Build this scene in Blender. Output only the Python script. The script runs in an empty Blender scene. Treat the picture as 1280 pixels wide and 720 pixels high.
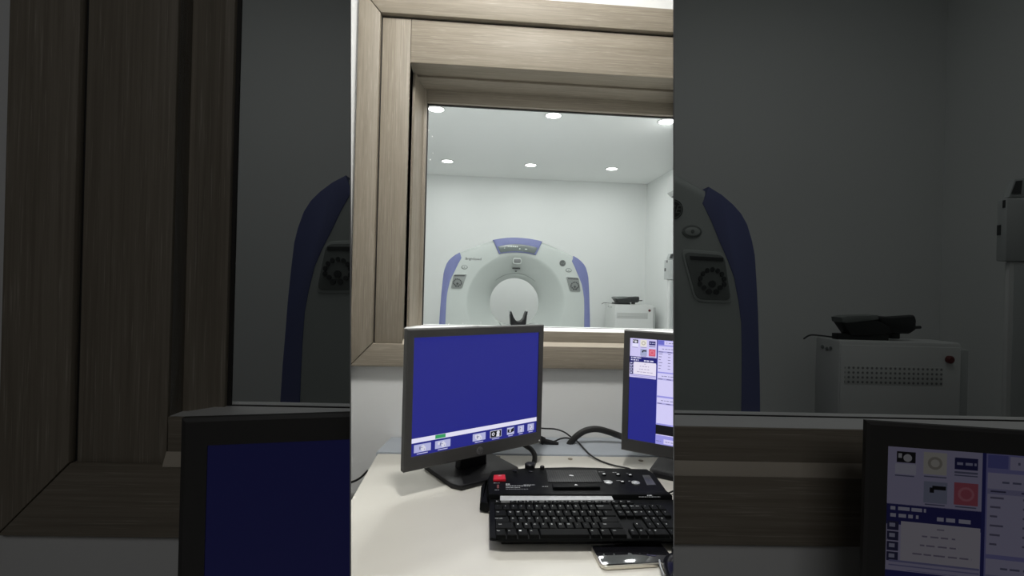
import bpy, bmesh, math, random
from mathutils import Vector, Matrix
from math import sin, cos, tan, radians, pi
random.seed(4)
SC = bpy.context.scene
COL = SC.collection

# ------------------------------------------------------------------ camera
H = 1.24                      # eye height above the floor
FPX = 600.0                   # focal length in pixels of a 1280 px wide frame
YAW, ROLL = radians(4.46), radians(1.49)
CAM = Vector((0, 0, H))
FW = Vector((sin(YAW), cos(YAW), 0))
R0 = Vector((cos(YAW), -sin(YAW), 0))
U0 = Vector((0, 0, 1))
RC = R0 * cos(ROLL) + U0 * sin(ROLL)
UC = U0 * cos(ROLL) - R0 * sin(ROLL)
cd = bpy.data.cameras.new('camera'); cam = bpy.data.objects.new('camera', cd); COL.objects.link(cam)
cd.sensor_width = 36; cd.sensor_fit = 'HORIZONTAL'; cd.lens = 36 * FPX / 1280
cd.clip_start = 0.02; cd.clip_end = 60
cam.matrix_world = Matrix(((RC.x, UC.x, -FW.x, 0), (RC.y, UC.y, -FW.y, 0), (RC.z, UC.z, -FW.z, H), (0, 0, 0, 1)))
SC.camera = cam
SC.view_settings.view_transform = 'Standard'; SC.view_settings.look = 'None'
SC.view_settings.exposure = 0; SC.view_settings.gamma = 1; SC.view_settings.use_curve_mapping = False

class Frame:
    """One of the three bays: its own heading, its nearness (k) and how large it stands in view (m)."""
    def __init__(s, yaw, k, m, name):
        s.yaw, s.k, s.m, s.name = yaw, k, m, name
        s.M = Matrix.Rotation(yaw, 4, 'Z'); s.Mi = s.M.inverted()
        s.size = k * m
    def ray(s, px, py):
        px = (px - 640) * s.m; py = (py - 360) * s.m
        return s.Mi.to_3x3() @ (FW + RC * (px / FPX) - UC * (py / FPX))
    def onY(s, px, py, y):
        r = s.ray(px, py); return Vector((0, 0, H)) + r * (y / r.y)
    def onZ(s, px, py, z):
        r = s.ray(px, py); return Vector((0, 0, H)) + r * ((z - H) / r.z)
    def atd(s, px, py, d):
        return Vector((0, 0, H)) + s.ray(px, py) * (d * s.k)
MC = Frame(0.0, 1.0, 1.0, 'centre')
ML = Frame(-radians(3.06), 0.5, 3.17, 'left')
MR = Frame(-radians(3.06), 0.5, 3.17, 'right')
CLIP = {'left': [(437.3, -1)], 'centre': [(438.9, 1), (841.4, -1)], 'right': [(843.0, 1)], None: []}
CUR = [None]                  # bay being built
BAY = {}
SN = 1.13

# ------------------------------------------------------------------ mesh helpers
def box(bm, x0, x1, y0, y1, z0, z1, bev=0.0, mi=0, seg=2):
    vs = [bm.verts.new((x, y, z)) for x in (x0, x1) for y in (y0, y1) for z in (z0, z1)]
    q = [(0, 1, 3, 2), (4, 6, 7, 5), (0, 4, 5, 1), (2, 3, 7, 6), (0, 2, 6, 4), (1, 5, 7, 3)]
    fs = [bm.faces.new([vs[i] for i in f]) for f in q]
    for f in fs: f.material_index = mi
    if bev > 0:
        es = list({e for f in fs for e in f.edges})
        r = bmesh.ops.bevel(bm, geom=es, offset=bev, segments=seg, affect='EDGES', profile=0.5)
        for f in r['faces']: f.material_index = mi
    return vs

def prism(bm, pts, a, b, axis='y', bev=0.0, mi=0, seg=2):
    """closed 2-d outline swept from a to b along an axis"""
    def P(p, t):
        if axis == 'y': return (p[0], t, p[1])
        if axis == 'x': return (t, p[0], p[1])
        return (p[0], p[1], t)
    va = [bm.verts.new(P(p, a)) for p in pts]; vb = [bm.verts.new(P(p, b)) for p in pts]
    n = len(pts)
    fs = [bm.faces.new(va), bm.faces.new(list(reversed(vb)))]
    for i in range(n): fs.append(bm.faces.new((va[i], vb[i], vb[(i + 1) % n], va[(i + 1) % n])))
    bmesh.ops.recalc_face_normals(bm, faces=fs)
    for f in fs: f.material_index = mi
    if bev > 0:
        es = list(set(fs[0].edges) | set(fs[1].edges))
        r = bmesh.ops.bevel(bm, geom=es, offset=bev, segments=seg, affect='EDGES', profile=0.5)
        for f in r['faces']: f.material_index = mi

def rrect(x0, x1, y0, y1, r, n=5):
    pts = []
    for cx, cy, a0 in ((x1 - r, y1 - r, 0), (x0 + r, y1 - r, 90), (x0 + r, y0 + r, 180), (x1 - r, y0 + r, 270)):
        for i in range(n + 1):
            a = radians(a0 + 90 * i / n); pts.append((cx + r * cos(a), cy + r * sin(a)))
    return pts

def ellipse(cx, cy, rx, ry, n=28):
    return [(cx + rx * cos(2 * pi * i / n), cy + ry * sin(2 * pi * i / n)) for i in range(n)]

def smooth_path(pts, n=8):
    """Catmull-Rom through the points"""
    P = [Vector(p) for p in pts]; P = [2 * P[0] - P[1]] + P + [2 * P[-1] - P[-2]]
    out = []
    for i in range(1, len(P) - 2):
        for k in range(n):
            t = k / n; a, b, c, d = P[i - 1], P[i], P[i + 1], P[i + 2]
            out.append(0.5 * ((2 * b) + (c - a) * t + (2 * a - 5 * b + 4 * c - d) * t * t + (3 * b - a - 3 * c + d) * t ** 3))
    out.append(P[-2]); return out

def tube(bm, path, r, n=8, mi=0):
    path = [Vector(p) for p in path]; rings = []
    up = Vector((0, 0, 1))
    for i, p in enumerate(path):
        t = (path[min(i + 1, len(path) - 1)] - path[max(i - 1, 0)]).normalized()
        if abs(t.dot(up)) > 0.95: up = Vector((0, 1, 0)) if abs(t.y) < 0.9 else Vector((1, 0, 0))
        s = t.cross(up).normalized(); u = s.cross(t); up = u
        rings.append([bm.verts.new(p + s * (r * cos(2 * pi * k / n)) + u * (r * sin(2 * pi * k / n))) for k in range(n)])
    fs = []
    for a, b in zip(rings, rings[1:]):
        for k in range(n): fs.append(bm.faces.new((a[k], a[(k + 1) % n], b[(k + 1) % n], b[k])))
    fs.append(bm.faces.new(rings[0][::-1])); fs.append(bm.faces.new(rings[-1]))
    for f in fs: f.material_index = mi
    bmesh.ops.recalc_face_normals(bm, faces=fs)

def lathe(bm, prof, c=(0, 0, 0), axis='z', n=24, mi=0):
    """profile of (radius, height)"""
    def P(r, h, a):
        x, y = r * cos(a), r * sin(a)
        v = {'z': (x, y, h), 'y': (x, h, y), 'x': (h, x, y)}[axis]
        return (v[0] + c[0], v[1] + c[1], v[2] + c[2])
    rings = [[bm.verts.new(P(r, h, 2 * pi * k / n)) for k in range(n)] for r, h in prof]
    fs = []
    for a, b in zip(rings, rings[1:]):
        for k in range(n): fs.append(bm.faces.new((a[k], a[(k + 1) % n], b[(k + 1) % n], b[k])))
    fs.append(bm.faces.new(rings[0])); fs.append(bm.faces.new(rings[-1]))
    for f in fs: f.material_index = mi
    bmesh.ops.recalc_face_normals(bm, faces=fs)

def obj(name, bm, mats, parent=None, M=None, smooth=True, **props):
    me = bpy.data.meshes.new(name); bm.to_mesh(me); bm.free()
    if not isinstance(mats, (list, tuple)): mats = [mats]
    for m in mats: me.materials.append(m)
    if smooth:
        for p in me.polygons: p.use_smooth = True
        me.set_sharp_from_angle(angle=radians(35))
    o = bpy.data.objects.new(name, me); COL.objects.link(o)
    if parent: o.parent = parent
    elif M is not None: o.matrix_world = M
    for k, v in props.items(): o[k] = v
    BAY[o] = CUR[0]
    return o

def thing(name, label, cat, M, group=None):
    o = bpy.data.objects.new(name, None); COL.objects.link(o); o.matrix_world = M
    o.empty_display_size = 0.1; o['label'] = label; o['category'] = cat
    if group: o['group'] = group
    return o

def struct(name, bm, mats, M, **kw):
    kw.pop('smooth', None)
    return obj(name, bm, mats, None, M, smooth=False, kind='structure', **kw)

def text_bm(bm, txt, size, place, mi=0, align='CENTER', bold=0.0, shear=0.0, depth=0.0):
    """adds lettering; place maps (x, y) of the flat text to a 3-d point"""
    cu = bpy.data.curves.new('t', 'FONT'); cu.body = txt; cu.size = size; cu.align_x = align; cu.align_y = 'CENTER'
    cu.offset = bold; cu.shear = shear; cu.resolution_u = 2
    to = bpy.data.objects.new('t', cu); COL.objects.link(to)
    dg = bpy.context.evaluated_depsgraph_get(); me = bpy.data.meshes.new_from_object(to.evaluated_get(dg))
    vs = [bm.verts.new(place(v.co.x, v.co.y)) for v in me.vertices]
    for p in me.polygons:
        try:
            f = bm.faces.new([vs[i] for i in p.vertices]); f.material_index = mi
        except ValueError: pass
    bpy.data.objects.remove(to); bpy.data.meshes.remove(me); bpy.data.curves.remove(cu)

# ------------------------------------------------------------------ materials
_M = {}
def mat(name, col, rough=0.5, metal=0.0, spec=0.5, emit=None, es=0.0, var=0.0, vscale=20.0, coat=0.0):
    if name in _M: return _M[name]
    m = bpy.data.materials.new(name); m.use_nodes = True; nt = m.node_tree; b = nt.nodes['Principled BSDF']
    b.inputs['Base Color'].default_value = (*col, 1); b.inputs['Roughness'].default_value = rough
    b.inputs['Metallic'].default_value = metal; b.inputs['Specular IOR Level'].default_value = spec
    b.inputs['Coat Weight'].default_value = coat
    if emit: b.inputs['Emission Color'].default_value = (*emit, 1); b.inputs['Emission Strength'].default_value = es
    tc = nt.nodes.new('ShaderNodeTexCoord'); nz = nt.nodes.new('ShaderNodeTexNoise'); nz.inputs['Scale'].default_value = vscale
    nz.inputs['Detail'].default_value = 4; nt.links.new(tc.outputs['Object'], nz.inputs['Vector'])
    if var > 0:
        rp = nt.nodes.new('ShaderNodeMapRange'); rp.inputs['To Min'].default_value = 1 - var; rp.inputs['To Max'].default_value = 1 + var
        nt.links.new(nz.outputs['Fac'], rp.inputs['Value'])
        mx = nt.nodes.new('ShaderNodeVectorMath'); mx.operation = 'SCALE'; mx.inputs[0].default_value = col
        nt.links.new(rp.outputs['Result'], mx.inputs['Scale']); nt.links.new(mx.outputs['Vector'], b.inputs['Base Color'])
    else:
        rp = nt.nodes.new('ShaderNodeMapRange'); rp.inputs['To Min'].default_value = max(0.02, rough - 0.04); rp.inputs['To Max'].default_value = min(1, rough + 0.04)
        nt.links.new(nz.outputs['Fac'], rp.inputs['Value']); nt.links.new(rp.outputs['Result'], b.inputs['Roughness'])
    _M[name] = m; return m

def wood(name, axis, scale=1.0):
    if name in _M: return _M[name]
    m = bpy.data.materials.new(name); m.use_nodes = True; nt = m.node_tree; L = nt.links; b = nt.nodes['Principled BSDF']
    tc = nt.nodes.new('ShaderNodeTexCoord')
    def noise(along, across, detail, dist=0.0):
        mp = nt.nodes.new('ShaderNodeMapping'); s = [across / scale] * 3; s['xyz'.index(axis)] = along / scale
        mp.inputs['Scale'].default_value = s; L.new(tc.outputs['Object'], mp.inputs['Vector'])
        n = nt.nodes.new('ShaderNodeTexNoise'); n.inputs['Scale'].default_value = 1; n.inputs['Detail'].default_value = detail
        n.inputs['Distortion'].default_value = dist; L.new(mp.outputs['Vector'], n.inputs['Vector']); return n
    a = noise(5, 260, 3, 0.3); c = noise(1.6, 34, 4, 0.9); d = noise(14, 620, 2)
    r1 = nt.nodes.new('ShaderNodeValToRGB'); e = r1.color_ramp.elements
    e[0].position = 0.30; e[0].color = (0.196, 0.168, 0.129, 1); e[1].position = 0.72; e[1].color = (0.300, 0.265, 0.212, 1)
    mid = e.new(0.5); mid.color = (0.248, 0.216, 0.169, 1)
    ad = nt.nodes.new('ShaderNodeMix'); ad.data_type = 'FLOAT'; ad.inputs[0].default_value = 0.33
    L.new(a.outputs['Fac'], ad.inputs[2]); L.new(c.outputs['Fac'], ad.inputs[3]); L.new(ad.outputs[0], r1.inputs['Fac'])
    r2 = nt.nodes.new('ShaderNodeMapRange'); r2.inputs['From Min'].default_value = 0.60; r2.inputs['From Max'].default_value = 0.75
    r2.inputs['To Min'].default_value = 0.0; r2.inputs['To Max'].default_value = 0.55
    L.new(d.outputs['Fac'], r2.inputs['Value'])
    mx = nt.nodes.new('ShaderNodeMix'); mx.data_type = 'RGBA'; L.new(r2.outputs['Result'], mx.inputs[0])
    L.new(r1.outputs['Color'], mx.inputs[6]); mx.inputs[7].default_value = (0.47, 0.43, 0.36, 1)
    L.new(mx.outputs[2], b.inputs['Base Color'])
    b.inputs['Roughness'].default_value = 0.5; b.inputs['Specular IOR Level'].default_value = 0.3
    bp = nt.nodes.new('ShaderNodeBump'); bp.inputs['Strength'].default_value = 0.06; bp.inputs['Distance'].default_value = 0.002
    L.new(a.outputs['Fac'], bp.inputs['Height']); L.new(bp.outputs['Normal'], b.inputs['Normal'])
    _M[name] = m; return m

def glass_mat():
    m = bpy.data.materials.new('window_glass'); m.use_nodes = True; nt = m.node_tree; L = nt.links
    nt.nodes.remove(nt.nodes['Principled BSDF']); out = nt.nodes['Material Output']
    tr = nt.nodes.new('ShaderNodeBsdfTransparent'); tr.inputs['Color'].default_value = (0.965, 0.985, 0.975, 1)
    gl = nt.nodes.new('ShaderNodeBsdfGlossy'); gl.inputs['Roughness'].default_value = 0.02
    mx = nt.nodes.new('ShaderNodeMixShader'); mx.inputs[0].default_value = 0.012
    L.new(tr.outputs[0], mx.inputs[1]); L.new(gl.outputs[0], mx.inputs[2]); L.new(mx.outputs[0], out.inputs[0])
    _M['glass'] = m; return m

def hexmesh(name):
    m = mat(name, (0.012, 0.013, 0.013), 0.45, spec=.15); nt = m.node_tree; b = nt.nodes['Principled BSDF']
    tc = nt.nodes.new('ShaderNodeTexCoord'); v = nt.nodes.new('ShaderNodeTexVoronoi'); v.inputs['Scale'].default_value = 170; v.inputs['Randomness'].default_value = 0.0
    nt.links.new(tc.outputs['Object'], v.inputs['Vector'])
    r = nt.nodes.new('ShaderNodeValToRGB'); r.color_ramp.elements[0].position = 0.35; r.color_ramp.elements[0].color = (0.004, 0.004, 0.004, 1)
    r.color_ramp.elements[1].position = 0.45; r.color_ramp.elements[1].color = (0.035, 0.036, 0.036, 1)
    nt.links.new(v.outputs['Distance'], r.inputs['Fac']); nt.links.new(r.outputs['Color'], b.inputs['Base Color']); return m

def grille_mat(name, sc):
    m = mat(name, (0.6, 0.62, 0.6), 0.5); nt = m.node_tree; b = nt.nodes['Principled BSDF']
    tc = nt.nodes.new('ShaderNodeTexCoord'); v = nt.nodes.new('ShaderNodeTexVoronoi'); v.inputs['Scale'].default_value = sc; v.inputs['Randomness'].default_value = 0.0
    nt.links.new(tc.outputs['Object'], v.inputs['Vector'])
    r = nt.nodes.new('ShaderNodeValToRGB'); r.color_ramp.elements[0].position = 0.25; r.color_ramp.elements[0].color = (0.18, 0.19, 0.19, 1)
    r.color_ramp.elements[1].position = 0.38; r.color_ramp.elements[1].color = (0.62, 0.64, 0.62, 1)
    nt.links.new(v.outputs['Distance'], r.inputs['Fac']); nt.links.new(r.outputs['Color'], b.inputs['Base Color']); return m

W_WALL = mat('white_paint', (0.74, 0.745, 0.735), 0.75, var=0.02, vscale=1.5)
W_SCAN = mat('scan_room_paint', (0.80, 0.825, 0.81), 0.65, var=0.015, vscale=0.8)
W_CEIL = mat('ceiling_paint', (0.86, 0.88, 0.865), 0.8, var=0.01, vscale=2)
FLOORM = mat('grey_floor_tile', (0.34, 0.33, 0.33), 0.45, var=0.08, vscale=3)
DESKM = mat('cream_laminate', (0.60, 0.58, 0.525), 0.42, var=0.015, vscale=6)
TRIMG = mat('grey_blue_strip', (0.36, 0.39, 0.43), 0.45, var=0.03)
PANEL = mat('partition_grey', (0.60, 0.605, 0.60), 0.8, var=0.02)
BEZEL = mat('charcoal_plastic', (0.042, 0.041, 0.039), 0.5, var=0.03, vscale=60)
BLACK = mat('black_plastic', (0.008, 0.008, 0.009), 0.42, spec=.25)
KEYM = mat('key_black', (0.0055, 0.006, 0.006), 0.6, spec=.05)
KBODY = mat('keyboard_black', (0.005, 0.0054, 0.0056), 0.5, spec=.06)
RUBBER = mat('black_rubber', (0.010, 0.010, 0.010), 0.5)
LEGEND = mat('white_legend', (0.62, 0.63, 0.63), 0.6)
DIMLEG = mat('grey_legend', (0.30, 0.31, 0.31), 0.6)
LABELW = mat('paper_label', (0.42, 0.43, 0.435), 0.6, var=0.05, vscale=90)
REDB = mat('red_button', (0.62, 0.015, 0.03), 0.4)
SILV = mat('silver_button', (0.36, 0.37, 0.37), 0.35, metal=0.4)
GANT = mat('gantry_white', (0.42, 0.455, 0.435), 0.45, var=0.01, vscale=2)
GTRIM = mat('gantry_blue', (0.135, 0.155, 0.32), 0.45, var=0.03, vscale=5)
GGREY = mat('gantry_grey', (0.19, 0.21, 0.20), 0.4, var=0.04)
GDARK = mat('gantry_dark', (0.05, 0.055, 0.055), 0.4)
GDISP = mat('display_glass', (0.12, 0.145, 0.14), 0.2)
GLIT = mat('display_lit', (0.2, 0.2, 0.2), 0.4, emit=(0.75, 0.85, 0.78), es=0.55)
CABW = mat('cabinet_white', (0.68, 0.70, 0.685), 0.5, var=0.02)
CABG = mat('cabinet_grey', (0.50, 0.53, 0.52), 0.5, var=0.02)
PADK = mat('pad_dark', (0.025, 0.028, 0.028), 0.5)
PADL = mat('pad_grey', (0.20, 0.22, 0.21), 0.5)
REDD = mat('dark_red_knob', (0.12, 0.02, 0.02), 0.4)
STEEL = mat('phone_metal', (0.72, 0.68, 0.60), 0.28, metal=0.85)
PGLASS = mat('phone_glass', (0.008, 0.008, 0.010), 0.05, coat=0.5)
LENSB = mat('mouse_black', (0.010, 0.010, 0.014), 0.18)
GLASS = glass_mat()
LAMP = mat('lamp_diffuser', (0.9, 0.9, 0.9), 0.5, emit=(1, 1, 0.98), es=9)
SEAL = mat('black_seal', (0.02, 0.018, 0.016), 0.6)
WV = wood('oak_upright', 'z'); WH = wood('oak_level', 'x'); WY = wood('oak_depth', 'y')
WVs = wood('oak_upright_wide', 'z', 1.585); WHs = wood('oak_level_wide', 'x', 1.585); WYs = wood('oak_depth_wide', 'y', 1.585)

def lit(name, col, k=1.0):
    """something a screen shows: it gives off its own light"""
    key = name + ('' if k == 1 else '_dimmed')
    if key in _M: return _M[key]
    m = bpy.data.materials.new(key); m.use_nodes = True; nt = m.node_tree; b = nt.nodes['Principled BSDF']
    b.inputs['Base Color'].default_value = (0.01, 0.01, 0.012, 1); b.inputs['Roughness'].default_value = 0.35; b.inputs['Specular IOR Level'].default_value = 0.2
    b.inputs['Emission Color'].default_value = (*col, 1); b.inputs['Emission Strength'].default_value = 1.0
    _M[key] = m; return m
def srgb(r, g, b, g_=1.0):
    r, g, b = r * g_, g * g_, b * g_
    f = lambda c: (c / 255 / 12.92) if c / 255 <= 0.04045 else ((c / 255 + 0.055) / 1.055) ** 2.4
    return (f(r), f(g), f(b))

# ------------------------------------------------------------------ setting
def build_window(fr, n, Yw, wv, wh, wy):
    """window wall with its wooden surround; all edges read off in this bay's own heading"""
    CUR[0] = fr.name; s = fr.size
    k = fr.k; M = fr.M
    pr = 0.028 * SN * k                                  # how proud the outer strip is
    bd = 0.012 * SN * k
    Yo, Yi = Yw - pr, Yw - bd
    rec = 0.115 * SN * k; Yg = Yw + rec                   # stop face
    # left edges (at mid height), levels (at mid width)
    xo = fr.onY(442.2, 230, Yo).x; xs = fr.onY(470.5, 230, Yo).x; xi = fr.onY(508.8, 230, Yi).x
    zt = fr.onY(700, 0.5, Yo).z; zs = fr.onY(640, 26.5, Yo).z; zi = fr.onY(640, 85.6, Yi).z
    zb = fr.onY(720, 461.5, Yo).z; zsb = fr.onY(720, 433.6, Yo).z; zld = fr.onY(720, 428.2, Yi).z; zib = fr.onY(720, 415.0, Yi).z
    w = 1.05 * SN * s
    if fr.name != 'right': xr = xo + 1.62 * SN * s
    else: xr = xo + 1.62 * SN * s
    xrs = xr - (xs - xo); xri = xr - (xi - xo)
    # wall with opening
    bm = bmesh.new(); T = 0.05 * k + rec + 0.02
    X0, X1 = (-2.4, 2.4)
    top = 3.3 if fr.name == 'centre' else 4.7
    Yb = Yw + T
    for (a, b, c, d) in ((X0, xi, 0, top), (xri, X1, 0, top), (xi, xri, 0, zib), (xi, xri, zi, top)):
        box(bm, a, b, Yw, Yb, c, d)
    nm = {'centre': 'wall_front', 'left': 'wall_front_left', 'right': 'wall_front_right'}[fr.name]
    struct(nm, bm, W_WALL, M, label={'centre': 'white wall around and below the bright oak window', 'left': 'dim wall around the darkened window at left', 'right': 'dim wall below the darkened window at right'}[fr.name])
    # surround
    root = bpy.data.objects.new(f'window_{n}', None); COL.objects.link(root); root.matrix_world = M; root['kind'] = 'structure'
    root['label'] = {'centre': 'oak framed observation window in the bright middle bay', 'left': 'oak framed window in the dark left bay', 'right': 'oak framed window in the dark right bay'}[fr.name]
    e = 0.0035 * SN * k * 1.2
    def strip(name, pts, m):
        # pts outline in xz, mitred
        b = bmesh.new(); prism(b, pts, Yo, Yw - 0.0005, 'y', bev=e, seg=2); obj(name, b, m, root)
    g = 0.0009 * s
    strip('frame_strip', [(xo, zb), (xs - g, zsb + g), (xs - g, zs - g), (xo, zt - 0.0)], wv)
    strip('frame_strip', [(xr, zb), (xrs + g, zsb + g), (xrs + g, zs - g), (xr, zt)], wv)
    strip('frame_strip', [(xo + g, zt), (xs, zs), (xrs, zs), (xr - g, zt)], wh)
    strip('frame_strip', [(xo + g, zb), (xs, zsb), (xrs, zsb), (xr - g, zb)], wh)
    b = bmesh.new(); box(b, xs + 0.0032 * s, xi, Yi, Yw - .0005, zsb, zs - 0.006 * s, bev=e * .5); obj('frame_board', b, wv, root)
    b = bmesh.new(); box(b, xri, xrs - 0.0032 * s, Yi, Yw - .0005, zsb, zs - 0.006 * s, bev=e * .5); obj('frame_board', b, wv, root)
    b = bmesh.new(); box(b, xi + g, xri - g, Yi, Yw - .0005, zi, zs - 0.006 * s, bev=e * .5); obj('frame_board', b, wh, root)
    b = bmesh.new(); box(b, xi + g, xri - g, Yi, Yw - .0005, zsb, zib, bev=e * .5); obj('frame_board', b, wh, root)
    b = bmesh.new(); prism(b, [(Yi - .0004 * k, zld), (Yo, zsb + .0004 * s), (Yo, zsb - .002 * s), (Yi - .0004 * k, zsb - .002 * s)], xi, xri, 'x'); obj('frame_ledge', b, mat('pale_edge', (.56, .50, .41), .5, var=.03), root)
    # dark gap line behind boards
    b = bmesh.new(); box(b, xs - .002 * s, xs + 0.004 * s, Yw - .003 * k, Yw - .0007, zsb, zs - .004 * s)
    box(b, xs, xrs, Yw - .003 * k, Yw - .0007, zs - 0.007 * s, zs + .001 * s); obj('joint_gap', b, SEAL, root)
    # small nick in the left board
    # reveal linings
    t = 0.008 * s
    gl, gt, gb = fr.onY(530.6, 250, Yg).x, fr.onY(640, 133.2, Yg).z, fr.onY(720, 411.2, Yg).z
    sl = fr.onY(527.0, 250, Yg).x; st = fr.onY(640, 117.5, Yg).z
    gr = xri - (gl - xi)
    ov = 0.02 * k
    b = bmesh.new(); prism(b, [(xi - t, Yi + 0.002), (xi, Yi + .002), (xi, Yw + rec * .50), (xi + (sl - xi) * .25, Yw + rec * .50), (sl, Yg), (xi - t, Yg)], zib - t, zi + t, 'z'); obj('jamb_lining', b, wv, root)
    b = bmesh.new(); prism(b, [(xri + t, Yi + 0.002), (xri, Yi + .002), (xri - (sl - xi), Yg), (xri + t, Yg)], zib - t, zi + t, 'z'); obj('jamb_lining', b, wv, root)
    b = bmesh.new(); prism(b, [(Yi + 0.002, zi + t), (Yi + .002, zi), (Yw + rec * .60, zi + (st - zi) * .05), (Yw + rec * .60, zi + (st - zi) * .32), (Yg, st), (Yg, zi + t)], xi, xri, 'x'); obj('head_lining', b, wh, root)
    b = bmesh.new(); prism(b, [(Yi + 0.002, zib - t), (Yi + .002, zib), (Yg, max(gb - .004 * s, zib - t * .5)), (Yg, zib - t)], xi, xri, 'x'); obj('sill', b, wh, root)
    # stop frame around the glass
    Yt = Yg + 0.03 * k
    b = bmesh.new(); box(b, xi - t, gl, Yg, Yt, zib - t, zi + t, bev=e * .5); obj('glazing_bead', b, wv, root)
    b = bmesh.new(); box(b, gr, xri + t, Yg, Yt, zib - t, zi + t, bev=e * .5); obj('glazing_bead', b, wv, root)
    b = bmesh.new(); box(b, gl, gr, Yg + .001, Yt, gt, zi + t, bev=e * .5); obj('glazing_bead', b, wh, root)
    b = bmesh.new(); box(b, gl, gr, Yg + .001, Yt, zib - t, gb, bev=e * .5); obj('glazing_bead', b, wh, root)
    b = bmesh.new(); q = 0.0042 * s
    box(b, gl - .001, gl + q, Yt - .012 * k, Yt - .002 * k, gb, gt); box(b, gl, gr, Yt - .012 * k, Yt - .002 * k, gt - q, gt + .001); box(b, gl, gr, Yt - .012 * k, Yt - .002 * k, gb - .001, gb + q * .6)
    obj('glass_seal', b, SEAL, root)
    b = bmesh.new(); y = Yt - .007 * k
    v = [b.verts.new(p) for p in ((gl, y, gb), (gr, y, gb), (gr, y, gt), (gl, y, gt))]; b.faces.new(v)
    pane = obj('glass_pane', b, GLASS, root)
    # plaster and putty smears left on the edges of the pane
    b = bmesh.new(); rnd = random.Random(7)
    for i in range(95 if fr.name == 'centre' else 34):
        u = rnd.random()
        if u < .7: cx = gl + abs(rnd.gauss(0, .010)) * s + .004 * s; cz = gb + rnd.random() * (gt - gb)
        else: cx = gl + rnd.random() ** 2 * .3 * s; cz = gb + abs(rnd.gauss(0, .008)) * s + .002 * s
        r = (.0005 + .0016 * rnd.random() ** 3) * (s if fr.name == 'centre' else .55); a = rnd.random() * 6
        P = [b.verts.new((cx + r * cos(t2) * (.6 + .6 * rnd.random()), y - .0008 * k - i * 1e-6, cz + r * 1.8 * sin(t2) * (.5 + .8 * rnd.random()))) for t2 in [a + j * pi / 3.5 for j in range(7)]]
        b.faces.new(P)
    obj('putty_smear', b, W_WALL, root)
    return dict(root=root, Yb=Yb, xo=xo, xr=xr, xi=xi, zi=zi, zib=zib, zb=zb, zt=zt)

YW = 1.47 * SN
WIN_C = build_window(MC, 1, YW, WV, WH, WY)
WIN_L = build_window(ML, 2, YW * ML.k, WVs, WHs, WYs)
WIN_R = build_window(MR, 3, YW * MR.k, WVs, WHs, WYs)
# joint between the upright board and the top board, and the small nick at its left
DESK_Z = 0.72

# added partitions between the bays: edge-on from the camera, they block the middle light
def partition(px, name, lab):
    CUR[0] = None
    bm = bmesh.new()
    def pt(pxx, d, z):
        r = FW + RC * ((pxx - 640) / FPX); r2 = Vector((r.x, r.y, 0))
        # keep on the tilted plane through the eye
        n = RC - FW * ((pxx - 640) / FPX)
        p = Vector((r2.x * d, r2.y * d, z)); dz = z - H
        h = Vector((n.x, n.y, 0)).normalized(); nh = n.dot(h)
        off = (n.dot(Vector((p.x, p.y, dz)))) / nh
        return p - h * off
    q = []
    for d in (0.54, 9.6):
        for pxx in (px - .55, px + .55):
            for z in (0.0, 4.75): q.append(bm.verts.new(pt(pxx, d, z)))
    for f in ((0, 1, 3, 2), (4, 6, 7, 5), (0, 4, 5, 1), (2, 3, 7, 6), (0, 2, 6, 4), (1, 5, 7, 3)): bm.faces.new([q[i] for i in f])
    bmesh.ops.recalc_face_normals(bm, faces=bm.faces[:])
    struct(name, bm, PANEL, Matrix.Identity(4), label=lab, smooth=False)
partition(438.1, 'wall_partition_left', 'thin upright wall between the bright middle bay and the dark left bay')
partition(842.2, 'wall_partition_right', 'thin upright wall between the bright middle bay and the dark right bay')

I4 = Matrix.Identity(4)
CUR[0] = None
bm = bmesh.new(); box(bm, -8, 8, -1.2, 10, -0.05, 0); struct('floor', bm, FLOORM, I4)
CUR[0] = 'centre'
bm = bmesh.new(); box(bm, -2.4, 2.4, -0.3, YW, 2.9, 2.95); struct('ceiling', bm, W_CEIL, I4)
SY, SX, SZ = 7.68, 2.78, 3.0
bm = bmesh.new(); box(bm, -6, SX + .1, SY, SY + .1, 0, 3.2); struct('wall_rear', bm, W_SCAN, I4, label='white far wall of the bright scan room')
bm = bmesh.new(); box(bm, SX, SX + .1, WIN_C['Yb'], SY, 0, 3.2); struct('wall_right', bm, W_SCAN, I4, label='white side wall of the bright scan room')
bm = bmesh.new(); box(bm, -6, SX, WIN_C['Yb'], SY, 0.0, .012); struct('floor_scan', bm, mat('pale_vinyl', (.86, .87, .86), .5, var=.02), I4, label='pale floor of the bright scan room')  # pale sheet added out of view to bounce light upward
bm = bmesh.new(); box(bm, -6, SX, WIN_C['Yb'], SY, SZ, SZ + .1); struct('ceiling_scan', bm, W_CEIL, I4, label='white ceiling with six downlights in the scan room')
SYs = 5.0
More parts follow.
